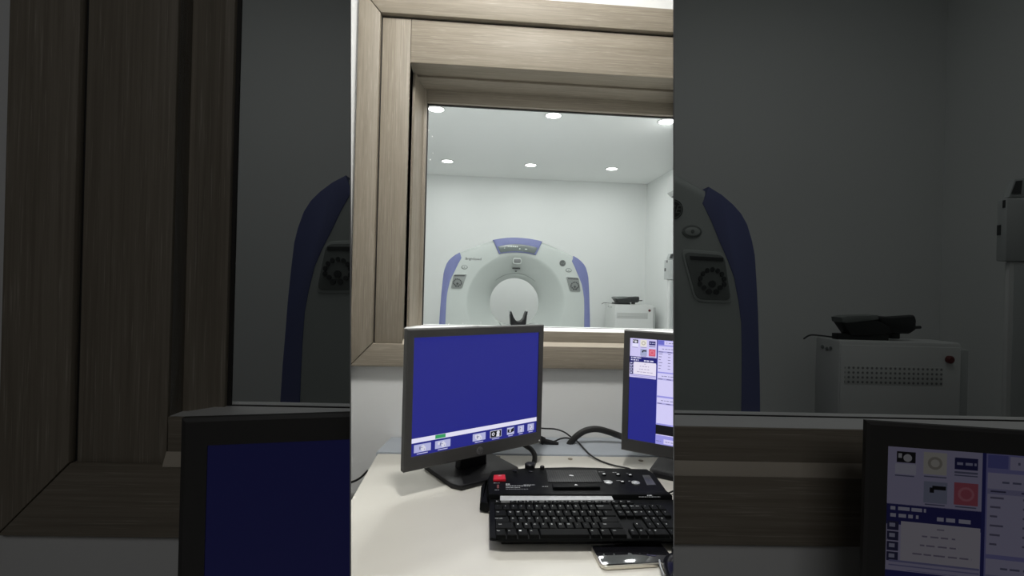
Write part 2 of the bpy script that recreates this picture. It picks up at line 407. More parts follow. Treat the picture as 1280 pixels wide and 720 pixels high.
for fr, nm in ((ML, 'left'), (MR, 'right')):
    CUR[0] = nm; Yb = (WIN_L if nm == 'left' else WIN_R)['Yb']
    xr_ = fr.onY(640 + (1181 - 640) / fr.m, 300, SYs).x
    a, b_ = (-7.0, 0.2) if nm == 'left' else (0, xr_)
    bm = bmesh.new(); box(bm, a, b_, SYs, SYs + .1, 0, 4.7); struct('wall_rear_' + nm, bm, W_SCAN, fr.M, label='dim far wall of the ' + nm + ' scan bay')
    xx = a if nm == 'left' else b_
    bm = bmesh.new(); box(bm, xx - (.1 if nm == 'left' else 0), xx + (0 if nm == 'left' else .1), Yb, SYs, 0, 4.7); struct('wall_side_' + nm, bm, W_SCAN, fr.M, label='dim side wall of the ' + nm + ' scan bay')
    bm = bmesh.new(); box(bm, a, b_, Yb, SYs, 4.7, 4.8); struct('ceiling_' + nm, bm, W_CEIL, fr.M, label='ceiling over the dark ' + nm + ' bay')

# ------------------------------------------------------------------ CT gantry
OUT = [(0.0, .850), (.16, .842), (.30, .822), (.42, .787), (.53, .742), (.64, .697), (.745, .643), (.80, .612), (.85, .572), (.885, .535), (.912, .49), (.935, .42), (.948, .36), (.958, .25), (.968, .12), (.974, 0.0), (.982, -.14), (.988, -.30), (.992, -.6)]
TIN = [(.725, .575), (.765, .50), (.800, .42), (.838, .34), (.866, .27), (.888, .17), (.902, .08), (.908, -.05), (.911, -.2), (.912, -.30), (.914, -.6)]
def gantry(fr, px, py, d, depth, label, full=True, sz=1.0):
    CUR[0] = fr.name
    c = fr.atd(px, py, d); S = sz
    M = fr.M @ Matrix.Translation((c.x, c.y, 0)) @ Matrix.Scale(1, 4)
    root = thing('ct_scanner_gantry', label, 'CT scanner', M)
    bz = c.z; fl = -bz / S                                # floor in gantry units
    P = lambda x, y, z: Vector((x * S, y * S, bz + z * S))
    right = OUT + [(.992, fl + .02)]
    outline = [(x, z) for x, z in right] + [(-x, z) for x, z in reversed(right)][:-1]
    def hit(a):
        dx, dz = cos(a), sin(a); best = None
        n = len(outline)
        for i in range(n):
            (x1, z1), (x2, z2) = outline[i], outline[(i + 1) % n]
            ex, ez = x2 - x1, z2 - z1; den = dx * ez - dz * ex
            if abs(den) < 1e-9: continue
            t = (x1 * ez - z1 * ex) / den; u = (x1 * dz - z1 * dx) / den
            if t > 0 and -1e-6 <= u <= 1 + 1e-6 and (best is None or t < best): best = t
        return best
    angs = sorted([2 * pi * i / 144 for i in range(144)] + [math.atan2(fl + .02, .992) % (2 * pi), math.atan2(fl + .02, -.992) % (2 * pi)])
    bm = bmesh.new(); rings = []
    def ring(f): rings.append([bm.verts.new(P(*f(a))) for a in angs])
    circ = lambda r, y: (lambda a: (r * cos(a), y, r * sin(a)))
    def circ_lim(r, y):
        def g(a):
            q = min(r, hit(a) - .03); return (q * cos(a), y, q * sin(a))
        return g
    def outl(inset, y):
        def g(a):
            t = hit(a) - inset; return (t * cos(a), y, t * sin(a))
        return g
    RB = .336
    for f in (circ(RB + .03, depth * .8), circ(RB, .29), circ(RB + .004, .275), circ(RB + .012, .262), circ(.40, .20), circ(.50, .115), circ(.58, .05), circ_lim(.625, .016), circ_lim(.645, .004), circ_lim(.66, 0),
              outl(.055, 0.0), outl(.03, .006), outl(.012, .022), outl(.002, .05), outl(0, .09), outl(0, depth - .08), outl(.03, depth - .02), outl(.08, depth), circ(.60, depth), circ(RB + .03, depth * .8)): ring(f)
    n = len(angs)
    for a, b in zip(rings, rings[1:]):
        for i in range(n): bm.faces.new((a[i], a[(i + 1) % n], b[(i + 1) % n], b[i]))
    bmesh.ops.remove_doubles(bm, verts=bm.verts[:], dist=1e-5)
    bmesh.ops.recalc_face_normals(bm, faces=bm.faces[:])
    obj('gantry_body', bm, GANT, root)
    # blue side covers
    for sg in (1, -1):
        o_ = [p for p in OUT if p[1] <= .66] + [(.993, fl + .03)]
        i_ = list(reversed(TIN + [(.915, fl + .03)]))
        pts = [(sg * x * 1.0, z) for x, z in ([(x + .006, z + .002) for x, z in o_] + i_)]
        bm = bmesh.new()
        prism(bm, pts, -.004, depth * .6, 'y', bev=.006)
        for v in bm.verts: v.co = P(v.co.x, v.co.y, v.co.z)
        obj('side_cover', bm, GTRIM, root)
        # control panel
        pan = [(.648, .372), (.822, .362), (.856, .170), (.708, .172)]
        cx = sum(p[0] for p in pan) / 4; cz = sum(p[1] for p in pan) / 4
        def rnd_poly(pp, r, n=4):
            out = []
            for i in range(len(pp)):
                a, b, c2 = Vector(pp[i - 1]), Vector(pp[i]), Vector(pp[(i + 1) % len(pp)])
                p1 = b + (a - b).normalized() * r; p2 = b + (c2 - b).normalized() * r
                for j in range(n + 1):
                    t = j / n; out.append(tuple(p1 * (1 - t) ** 2 + b * 2 * t * (1 - t) + p2 * t * t))
            return out
        def panel(sc, r, y0, y1, m, nm, par):
            pp = [(cx + (x - cx) * sc, cz + (z - cz) * sc) for x, z in pan]
            bm = bmesh.new(); prism(bm, [(sg * x, z) for x, z in rnd_poly(pp, r)], y0, y1, 'y', bev=.003)
            for v in bm.verts: v.co = P(v.co.x, v.co.y, v.co.z)
            return obj(nm, bm, m, par)
        rim = panel(1.10, .035, -.006, .02, GANT, 'control_panel', root)
        face = panel(.98, .028, -.010, .0, GGREY, 'keypad', rim)
        for k in range(9):
            a = radians(-10 + 25 * k); r = .052
            bm = bmesh.new(); prism(bm, ellipse(sg * (cx + .012 + r * cos(a)), cz - .022 + r * sin(a), .0085, .0105, 12), -.016, -.009, 'y')
            for v in bm.verts: v.co = P(v.co.x, v.co.y, v.co.z)
            obj('button', bm, GDARK, rim)
        for (dx, dz, r) in ((0.012, -.03, .015), (.0, -.062, .012), (.030, -.062, .012), (-.022, -.046, .010), (.046, -.044, .010)):
            bm = bmesh.new(); prism(bm, ellipse(sg * (cx + dx), cz + dz, r, r, 12), -.016, -.009, 'y')
            for v in bm.verts: v.co = P(v.co.x, v.co.y, v.co.z)
            obj('button', bm, GDARK, rim)
        bm = bmesh.new(); prism(bm, [(sg * x, z) for x, z in ((cx - .085, cz + .084), (cx + .055, cz + .080), (cx + .057, cz + .066), (cx - .080, cz + .068))], -.014, -.009, 'y')
        for v in bm.verts: v.co = P(v.co.x, v.co.y, v.co.z)
        obj('readout', bm, GDARK, rim)
        # oval call button
        bm = bmesh.new(); prism(bm, ellipse(sg * .685, .455, .042, .028), -.004, .01, 'y', bev=.003)
        for v in bm.verts: v.co = P(v.co.x, v.co.y, v.co.z)
        ov = obj('oval_button', bm, GGREY, root)
        bm = bmesh.new(); prism(bm, ellipse(sg * .685, .455, .032, .018), -.008, .0, 'y', bev=.002)
        for v in bm.verts: v.co = P(v.co.x, v.co.y, v.co.z)
        bm2 = obj('oval_button_cap', bm, GANT, ov)
        bm = bmesh.new(); prism(bm, ellipse(sg * .685, .455, .007, .008), -.010, -.006, 'y')
        for v in bm.verts: v.co = P(v.co.x, v.co.y, v.co.z)
        obj('button_mark', bm, GGREY, ov)
    # round maker's mark
    bm = bmesh.new(); prism(bm, ellipse(.602, .545, .042, .042, 36), -.004, .01, 'y')
    for v in bm.verts: v.co = P(v.co.x, v.co.y, v.co.z)
    lg = obj('round_emblem', bm, GDARK, root)
    bm = bmesh.new()
    for i in range(36):
        a0, a1 = 2 * pi * i / 36, 2 * pi * (i + 1) / 36
        bm.faces.new([bm.verts.new((.602 + r * cos(a), -.0048, .545 + r * sin(a))) for r, a in ((.038, a0), (.038, a1), (.034, a1), (.034, a0))])
    text_bm(bm, 'GE', .048, lambda x, y: (.602 + x, -.0049, .545 + y), shear=.3)
    for v in bm.verts: v.co = P(v.co.x, v.co.y, v.co.z)
    obj('emblem_lettering', bm, GGREY, lg, smooth=False)
    if not full: return root
    # display hood
    n = 14
    arcs = lambda x0, x1, z0, z1: [(x0 + (x1 - x0) * i / n, z0 + (z1 - z0) * (1 - (2 * i / n - 1) ** 2)) for i in range(n + 1)]
    hood = arcs(-.325, .325, .822, .862) + arcs(.242, -.242, .640, .668)
    bm = bmesh.new(); prism(bm, hood, -.022, depth * .6, 'y', bev=.012)
    for v in bm.verts: v.co = P(v.co.x, v.co.y, v.co.z)
    hd = obj('display_hood', bm, GTRIM, root)
    inn = arcs(-.262, .262, .735, .775) + arcs(.222, -.222, .656, .682)
    bm = bmesh.new(); prism(bm, inn, -.028, -.01, 'y', bev=.004)
    for v in bm.verts: v.co = P(v.co.x, v.co.y, v.co.z)
    obj('display', bm, GDISP, hd)
    for (x0, x1, z0, z1) in [(-.13, -.118, .735, .75), (-.112, -.1, .735, .752), (-.094, -.074, .735, .753), (-.066, -.048, .735, .753), (-.04, -.02, .734, .752), (-.012, .0, .733, .751), (-.178, -.166, .713, .722), (.02, .034, .708, .722), (.095, .125, .708, .718)]:
        bm = bmesh.new(); bm.faces.new([bm.verts.new(P(x, -.0295, z)) for x, z in ((x0, z0), (x1, z0), (x1, z1), (x0, z1))])
        obj('display_digit', bm, GLIT, hd, smooth=False)
    # laser window on its raised mount, slot and dot
    bm = bmesh.new(); prism(bm, rrect(-.058, .058, .512, .598, .03), -.012, .10, 'y', bev=.01)
    for v in bm.verts: v.co = P(v.co.x, v.co.y, v.co.z)
    lm = obj('laser_mount', bm, GANT, root)
    bm = bmesh.new(); prism(bm, rrect(-.046, .046, .528, .585, .02), -.016, .0, 'y', bev=.004)
    for v in bm.verts: v.co = P(v.co.x, v.co.y, v.co.z)
    obj('laser_window', bm, mat('laser_glass', (.11, .12, .118), .3), lm)
    for (x0, x1, z0, z1, yy) in ((-.052, .052, .455, .472, .135), (-.012, .012, .421, .432, .17)):
        bm = bmesh.new(); box(bm, x0, x1, yy - .022, yy + .06, z0, z1, bev=.004)
        for v in bm.verts: v.co = P(v.co.x, v.co.y, v.co.z)
        obj('slot', bm, GDARK, root)
    # wordmark
    bm = bmesh.new(); text_bm(bm, 'BrightSpeed', .043, lambda x, y: (-.572 + x, -.0006, .565 + y), bold=.0006)
    for v in bm.verts: v.co = P(v.co.x, v.co.y, v.co.z)
    obj('wordmark', bm, GDARK, root, smooth=False)
    # liner ring inside the bore
    bm = bmesh.new(); rr = []
    for r, y in ((.397, .2015), (.398, .1985), (.4015, .196), (.403, .199)):
        rr.append([bm.verts.new(P(r * cos(radians(48 + 84 * i / 40)), y, r * sin(radians(48 + 84 * i / 40)))) for i in range(41)])
    for a, b in zip(rr, rr[1:]):
        for i in range(40): bm.faces.new((a[i], a[i + 1], b[i + 1], b[i]))
    obj('bore_groove', bm, GGREY, root)
    return root

G_C = gantry(MC, 645.1, 379.3, 5.75, .44, 'white ring-shaped scanner with blue display hood, seen whole through the bright window', sz=.914)
gantry(ML, 645.1, 379.3, 6.29, .32, 'left part of a dim scanner with blue side behind the dark left window', full=False, sz=1.585)
gantry(MR, 645.1, 379.3, 6.29, .32, 'right part of a dim scanner with round emblem behind the dark right window', full=False, sz=1.585)

# patient table and head holder
CUR[0] = 'centre'
gc = MC.atd(645.1, 379.3, 5.75)
tz = MC.atd(646, 401.3, 5.67).z
M = Matrix.Translation((gc.x, gc.y - 1.1, 0))
tb = thing('patient_table', 'pale patient table at the scanner opening, its curved top just above the window sill', 'examination table', M)
bm = bmesh.new(); n = 12
prof = [(-.21 + .42 * i / n, tz - .0 + .05 * (2 * i / n - 1) ** 2 - .05) for i in range(n + 1)]
prof = prof + [(x, z - .025) for x, z in reversed(prof)]
prism(bm, prof, -1.0, 1.0, 'y', bev=.004); obj('cradle', bm, GANT, tb)
bm = bmesh.new(); box(bm, -.25, .25, -1.05, .6, tz - .2, tz - .085, bev=.03); obj('table_frame', bm, CABW, tb)
bm = bmesh.new(); box(bm, -.2, .2, -.9, .3, 0.06, tz - .2, bev=.04); obj('pedestal', bm, CABG, tb)
bm = bmesh.new(); box(bm, -.27, .27, -1.0, .5, 0.0, .06, bev=.015); obj('table_foot', bm, CABG, tb)
hh = MC.atd(647.3, 403, 5.6)
bm = bmesh.new()
U = [(-.085, .0), (.085, .0), (.098, .145), (.105, .16), (.092, .165), (.078, .13), (.062, .075), (.03, .045), (-.005, .04), (-.035, .06), (-.058, .095), (-.072, .13), (-.088, .165), (-.102, .155), (-.096, .12)]
prism(bm, U, -.1, .12, 'y', bev=.006)
hr = obj('head_holder', bm, BLACK, None, Matrix.Translation((hh.x, hh.y, tz - .040)), label='black U-shaped head rest standing on the patient table in the scanner opening', category='head rest')
for sx in (-.095, .098):
    bm = bmesh.new(); prism(bm, [(sx - .008, .125), (sx + .008, .125), (sx + .006, .172), (sx - .008, .168)], -.09, .1, 'y', bev=.002); obj('tip', bm, CABG, hr)

# cabinet at the far wall, with the dark folded pad lying on it
def cabinet(fr, d, lab, lab2, dark):
    CUR[0] = fr.name
    q = lambda x, y: fr.atd(x, y, d)
    a, s_, b = q(756, 383), q(769.2, 381.5), q(818.6, 381.8)
    dp = .54 * fr.k
    M = fr.M @ Matrix.Translation((s_.x, s_.y, 0))
    r = thing('equipment_cabinet', lab, 'cabinet', M)
    w2 = b.x - s_.x; sz = fr.size; zt = b.z; a = s_
    bm = bmesh.new(); box(bm, 0, w2, 0, dp, 0, zt, bev=.012 * sz); obj('cabinet_body', bm, CABW, r)
    bm = bmesh.new(); box(bm, .006 * sz, w2 - .006 * sz, -.003 * sz, .004 * sz, .1 * sz, zt - .022 * sz, bev=.002 * sz); obj('front_panel', bm, CABW, r)
    g0, g1 = q(771, 390.5), q(810.5, 399.0)
    bm = bmesh.new(); box(bm, g0.x - a.x, g1.x - a.x, -.004 * sz, .01 * sz, g1.z, g0.z, bev=.002 * sz); obj('vent_grille', bm, grille_mat('vent_holes_' + fr.name, 46 / sz), r)
    k = q(813.0, 388.3); bm = bmesh.new(); lathe(bm, [(.018 * sz, .0), (.018 * sz, -.012 * sz), (.012 * sz, -.018 * sz)], (k.x - a.x, -0.002 * sz, k.z), 'y'); obj('knob', bm, REDD, r)
    for yy, zz in ((.36, .045), (.26, .05), (.18, .045)):
        bm = bmesh.new(); lathe(bm, [(.009 * sz, .002 * sz), (.009 * sz, -.003 * sz), (.005 * sz, -.005 * sz)], (0, yy * fr.k, zt - zz * sz), 'x', n=10); obj('indicator', bm, GGREY, r)
    # thin lead draped along the side
    bm = bmesh.new(); tube(bm, smooth_path([(-.07 * sz, dp * .9, zt - .012 * sz), (-.03 * sz, dp * .95, zt + .006 * sz), (.02 * sz, dp * .9, zt + .005 * sz), (.05 * sz, dp * .6, zt + .004 * sz), (.09 * sz, dp * .4, zt + .004 * sz), (.14 * sz, dp * .3, zt + .004 * sz)]), .004 * sz, 6)
    obj('lead', bm, GDARK, r)
    # narrow box standing in for the cabinet's shadow gap at the right end
    k0, k1 = q(819.2, 383), q(823.6, 383)
    bm = bmesh.new(); box(bm, k0.x + .004 * sz, k1.x, k0.y + .12 * fr.k, k0.y + .4 * fr.k, 0, k0.z - .02 * sz, bev=.006 * sz)
    obj('grey_case', bm, CABG, None, fr.M, label=lab2, category='case')
    # pad
    e = dict(centre='dark folded positioning pad lying on the white cabinet in the bright scan room', right='dim folded positioning pad lying on the large cabinet behind the dark window')[fr.name]
    P0 = q(771, 378); pz = zt + .0
    def L(px, py): p = q(px, py); return (p.x, p.z)
    rt = thing('folded_pad', e, 'pad', fr.M @ Matrix.Translation((0, b.y + .08 * fr.k, 0)))
    C = lambda X, Y: L(640 + ((980 + X / 4) - 640) / 3.17, 360 + ((360 + Y / 4) - 360) / 3.17)
    bm = bmesh.new(); prism(bm, [C(300, 168), C(480, 160), C(545, 195), C(560, 228), C(480, 238), C(350, 240)], 0, .22 * fr.k, 'y', bev=.008 * sz); obj('pad_base', bm, PADK, rt)
    bm = bmesh.new(); prism(bm, [C(296, 148), C(330, 140), C(485, 137), C(490, 160), C(320, 178), C(300, 172)], -.006 * fr.k, .23 * fr.k, 'y', bev=.006 * sz); obj('pad_top', bm, PADL, rt)
    bm = bmesh.new(); prism(bm, [C(480, 140), C(560, 146), C(685, 138), C(694, 165), C(690, 215), C(660, 234), C(560, 230), C(520, 205)], .01 * fr.k, .2 * fr.k, 'y', bev=.02 * sz); obj('rolled_pad', bm, PADK, rt)
    x0, z0 = C(685, 205); x1, z1 = C(750, 203); bm = bmesh.new(); tube(bm, [(x0, .05 * sz, z0), (x1, .05 * sz, z1)], .007 * sz); obj('pull_rod', bm, PADK, rt)
    x0, z0 = C(605, 228); bm = bmesh.new(); box(bm, x0 - .02 * sz, x0 + .02 * sz, .03 * sz, .1 * sz, z0 - .03 * sz, z0 + .01 * sz, bev=.004 * sz); obj('pad_foot', bm, PADK, rt)
    x0, z0 = C(420, 238); bm = bmesh.new(); box(bm, x0 - .12 * sz, x0 + .12 * sz, .04 * fr.k, .18 * fr.k, zt + .001, z0 + .004 * sz, bev=.002 * sz); obj('pad_foot', bm, PADK, rt)
cabinet(MC, 7.0, 'white vented equipment cabinet in the far right corner of the bright scan room', 'narrow pale case behind the right end of the bright white cabinet', False)
cabinet(MR, 7.0, 'large dim vented cabinet with round knob behind the dark right window', 'narrow shadowy case at the right end of the large dim cabinet', True)

# white pole with a box on it by the right wall
def column(fr, d, lab):
    CUR[0] = fr.name; sz = fr.size
    q = lambda x, y: fr.atd(640 + (x - 640) / 3.17, 360 + (y - 360) / 3.17, d)
    c = q(1262, 300)
    r = thing('equipment_pole', lab, 'equipment stand', fr.M @ Matrix.Translation((c.x, c.y, 0)))
    L = lambda x, y: (q(x, y).x - c.x, q(x, y).z)
    kk = fr.k
    x0, zb = L(1257, 326); zt = L(1257, 248)[1]; x2 = L(1300, 250)[0]
    bm = bmesh.new(); box(bm, x0, x2, 0, .13 * kk, zb, zt, bev=.005 * sz); obj('control_box', bm, CABG, r)
    p0, p1 = L(1262, 400)[0], L(1294, 400)[0]
    bm = bmesh.new(); box(bm, p0, p1, .02 * kk, .085 * kk, 0.05 * sz, zb - .002, bev=.006 * sz); obj('pole', bm, CABW, r)
    bm = bmesh.new(); box(bm, p0 + .02 * sz, p1, .01 * kk, .02 * kk, .05 * sz, zb - .02, bev=.003 * sz); obj('cover_rail', bm, CABG, r)
    bm = bmesh.new(); box(bm, p0 - .04 * sz, p1 + .04 * sz, -.12 * kk, .22 * kk, 0, .05 * sz, bev=.012 * sz); obj('base_plate', bm, CABG, r)
    a = L(1263, 246); b = L(1271, 223); e = L(1284, 222); f = L(1286, 246)
    bm = bmesh.new(); prism(bm, [a, b, e, f], .02 * kk, .1 * kk, 'y', bev=.004 * sz); hd = obj('holder', bm, CABG, r)
    bm = bmesh.new(); a2, b2, e2, f2 = L(1266, 242), L(1272, 226), L(1280, 225), L(1278, 242); prism(bm, [a2, b2, e2, f2], .012 * kk, .03 * kk, 'y'); obj('holder_slot', bm, GDARK, hd)
    for (y0, y1, ya, yb) in ((.07, .115, 280, 293), (.02, .05, 249.5, 259)):
        A, B = L(1250, yb)[1], L(1250, ya)[1]
        bm = bmesh.new(); box(bm, x0 - .003 * sz, x0 + .003 * sz, y0 * kk, y1 * kk, A, B); obj('socket', bm, GDARK, r)
column(MC, 6.3, 'slim white pole with grey box standing against the right wall of the bright scan room')
column(MR, 6.3, 'tall dim pole with grey box near the right edge of the dark right bay')

# air conditioner on the right wall
CUR[0] = 'centre'
p = MC.atd(834, 222, 6.35)
ytop = p.z; x0 = p.x
M = Matrix.Translation((SX, p.y, ytop))
ac = thing('air_conditioner', 'white wall air conditioner high on the right wall of the bright scan room', 'air conditioner', M)
w = SX - x0
bm = bmesh.new(); prism(bm, [(-.002, 0), (-w * .96, 0), (-w, -.02), (-w, -.21), (-w * .8, -.26), (-w * .35, -.28), (-.002, -.28)], -.85, 0.0, 'y', bev=.004); obj('casing', bm, CABW, ac)
bm = bmesh.new(); prism(bm, [(-w * .80, -.252), (-w * .36, -.279), (-w * .38, -.292), (-w * .82, -.266)], -.80, -.03, 'y'); obj('air_flap', bm, GDARK, ac)
bm = bmesh.new(); box(bm, -w * .8, -.02, -.8, .001, 0.0, .012); obj('top_grille', bm, GDARK, ac)

# downlights
def downlight(x, y, z, lab, grp, power, r=.075):
    t = thing('ceiling_downlight', lab, 'ceiling light', Matrix.Translation((x, y, z)), grp)
    bm = bmesh.new(); lathe(bm, [(r + .016, .0), (r + .016, -.006), (r + .002, -.010), (r, -.004), (r, 0)]); obj('trim_ring', bm, CABW, t)
    bm = bmesh.new(); lathe(bm, [(r, -.001), (r * .99, -.006)], n=28); obj('diffuser', bm, LAMP, t)
    ld = bpy.data.lights.new('downlight', 'AREA'); ld.shape = 'DISK'; ld.size = 2 * r * .96; ld.energy = power; ld.color = (1, 1, .99)
    lo = bpy.data.objects.new('downlight_lamp', ld); COL.objects.link(lo); lo.parent = t; lo.location = (0, 0, -.012)
PW = 5.2
names = {(0, 0): 'far row, leftmost', (0, 1): 'far row, middle', (0, 2): 'far row, rightmost', (1, 0): 'near row, leftmost', (1, 1): 'near row, middle', (1, 2): 'near row, rightmost'}
for ri, yy in enumerate((6.79, 4.81)):
    for ci, dx in enumerate((-1.175, 0, 1.175)):
        downlight(.75 + dx, yy, SZ, 'small round lit downlight in the scan room ceiling, ' + names[(ri, ci)] + ' of three', 'scan room downlights', PW)
# unseen lamps added further forward to brighten the scan room from above the window
def unseen_lamp(M_, sx, sy, power, dim):
    ld = bpy.data.lights.new('ceiling_lamp', 'AREA'); ld.shape = 'RECTANGLE'; ld.size = sx; ld.size_y = sy; ld.energy = power
    lo = bpy.data.objects.new('ceiling_lamp', ld); COL.objects.link(lo); lo.matrix_world = M_; return lo
for x, y in ((.35, 2.95), (.85, 2.9), (.05, 2.83), (.35, 3.6), (1.2, 3.6), (-.5, 3.6)):
    unseen_lamp(Matrix.Translation((x, y, SZ - .02)), .15, .15, PW * 1.9, False)

# ------------------------------------------------------------------ monitors
def monitor(fr, TL, BL, dl, TRx, dr, base_px, surf_z, label, ui, dim, base=True, ry=None):
    CUR[0] = fr.name; k = fr.k
    a = fr.atd(*TL, dl * SN); b0 = fr.atd(*BL, dl * SN)
    ax = fr.atd(TRx, ry or TL[1], dr * SN)
    X = Vector((ax.x - a.x, ax.y - a.y, 0)); Wd = X.length; X.normalize(); Yv = Vector((-X.y, X.x, 0))
    zt, zb = a.z, b0.z; Hh = zt - zb
    if TL[0] > 700: Wd = Hh * 1.225
    mid = Vector((a.x, a.y, 0)) + X * (Wd / 2)
    R = Matrix((X, Yv, Vector((0, 0, 1)))).transposed().to_4x4()
    if base_px: p = fr.onZ(*base_px, surf_z); bx, by = Vector((p.x - mid.x, p.y - mid.y, 0)).dot(X), Vector((p.x - mid.x, p.y - mid.y, 0)).dot(Yv)
    else: bx, by = 0, .09 * fr.size
    org = mid + X * bx + Yv * by; org.z = surf_z
    r = thing('monitor', label, 'monitor', fr.M @ Matrix.Translation(org) @ R)
    s = fr.size; ox, oy, oz = -bx, -by, -surf_z            # panel front-centre in root space
    x0, x1 = ox - Wd / 2, ox + Wd / 2; z0, z1 = zb + oz, zt + oz; y0 = oy
    bw = Hh * .052; bt = Hh * .062; bb = Hh * .098
    th = .020 * fr.k
    # bezel ring
    bm = bmesh.new(); bl = .006 * s
    def ringf(y, i): return [bm.verts.new(q) for q in ((x0 + i, y, z0 + i), (x1 - i, y, z0 + i), (x1 - i, y, z1 - i), (x0 + i, y, z1 - i))]
    def inner(y, g): return [bm.verts.new(q) for q in ((x0 + bw - g, y, z0 + bb - g), (x1 - bw + g, y, z0 + bb - g), (x1 - bw + g, y, z1 - bt + g), (x0 + bw - g, y, z1 - bt + g))]
    rr = [inner(y0 + .006 * fr.k, 0), inner(y0 + .0005, 0.0), ringf(y0, .003 * s), ringf(y0 + .003 * fr.k, 0), ringf(y0 + th, 0), ringf(y0 + th + .004 * fr.k, .004 * s)]
    for p_, q_ in zip(rr, rr[1:]):
        for i in range(4): bm.faces.new((p_[i], p_[(i + 1) % 4], q_[(i + 1) % 4], q_[i]))
    bm.faces.new(rr[-1]); bmesh.ops.recalc_face_normals(bm, faces=bm.faces[:])
    obj('bezel', bm, BEZEL, r, smooth=False)
    bm = bmesh.new(); pts = [(x0 + .05 * s, z0 + .03 * s), (x1 - .05 * s, z0 + .03 * s), (x1 - .08 * s, z1 - .05 * s), (x0 + .08 * s, z1 - .05 * s)]
    prism(bm, pts, y0 + th, y0 + th + .03 * fr.k, 'y', bev=.012 * fr.k); obj('back_housing', bm, BEZEL, r)
    # screen
    sx0, sx1, sz0, sz1 = x0 + bw, x1 - bw, z0 + bb, z1 - bt; sy = y0 + .0045 * fr.k
    bm = bmesh.new(); box(bm, sx0 - .002 * s, sx1 + .002 * s, sy, sy + .004 * fr.k, sz0 - .002 * s, sz1 + .002 * s)
    scr = obj('screen', bm, lit('screen_blue', srgb(35, 38, 127, dim), dim), r, smooth=False)
    SH = sz1 - sz0; SWd = (sx1 - sx0)
    def quad(bm, u0, u1, v0, v1, lv):
        y = sy - .0004 * fr.k * lv
        bm.faces.new([bm.verts.new(q) for q in ((sx0 + u0 * SH, y, sz1 - v1 * SH), (sx0 + u1 * SH, y, sz1 - v1 * SH), (sx0 + u1 * SH, y, sz1 - v0 * SH), (sx0 + u0 * SH, y, sz1 - v0 * SH))])
    def poly(bm, pts, lv):
        y = sy - .0004 * fr.k * lv
        bm.faces.new([bm.verts.new((sx0 + u * SH, y, sz1 - v * SH)) for u, v in pts])
    def items(name, rects, col, lv, cname):
        bm = bmesh.new()
        if cname in ('ui_caption', 'ui_rowtext') or name in ('icon_caption',):
            bm.free(); o = None
            for q in rects:
                bm = bmesh.new(); quad(bm, *q, lv); o = obj(name, bm, lit(cname, srgb(*col, dim), dim), scr, smooth=False)
            return o
        for q in rects:
            if len(q) == 4 and not isinstance(q[0], tuple): quad(bm, *q, lv)
            else: poly(bm, q, lv)
        return obj(name, bm, lit(cname, srgb(*col, dim), dim), scr, smooth=False)
    ui(items, SWd / SH)
    # round badge on the lower bezel with its two letters
    cz = z0 + bb * .48; cx = ox + (.0 if True else 0); rad = bb * .29
    bm = bmesh.new(); prism(bm, ellipse(cx, cz, rad, rad, 32), y0 - .0012 * s, y0 + .002 * s, 'y'); lg = obj('badge', bm, mat('badge_grey', (.12, .12, .12), .35), r)
    bm = bmesh.new(); text_bm(bm, 'hp', rad * 1.7, lambda x, y: (cx + x, y0 - .0016 * s, cz + y), shear=.35, bold=.0002 * s); obj('badge_lettering', bm, BEZEL, lg, smooth=False)
    bm = bmesh.new(); prism(bm, ellipse(x1 - bw * .5, cz * .3 + (z0) * .7 + .004 * s, .0022 * s, .0022 * s, 10), y0 - .001 * s, y0 + .001, 'y'); obj('power_light', bm, LEGEND, r)
    # stand: neck and base
    bm = bmesh.new(); prism(bm, [(-.045 * s, 0.012 * s), (.045 * s, 0.012 * s), (.038 * s, (z0 + z1) / 2), (-.038 * s, (z0 + z1) / 2)], max(oy + th + .03 * s, 0) , max(oy + th + .03 * s, 0) + .03 * s, 'y', bev=.006 * s); obj('neck', bm, BLACK, r)
    bm = bmesh.new(); bwid = .108 * s; bdep = .092 * s
    prism(bm, [(-bwid * .86, -bdep), (bwid * .86, -bdep), (bwid, -bdep * .7), (bwid, bdep), (-bwid, bdep), (-bwid, -bdep * .7)], 0, .014 * s, 'z', bev=.004 * s); obj('base', bm, BLACK, r)
    return r, (sx0, sz1, SH)

def lines(u0, u1, v, h=.006, n=4, gap=.02, seed=1):
    rn = random.Random(seed * 77 + int(u0 * 1000)); out = []
    u = u0
    while u < u1:
        w = .012 + rn.random() * .02
        out.append((u, min(u + w, u1), v, v + h)); u += w + .004 + rn.random() * .006
    return out

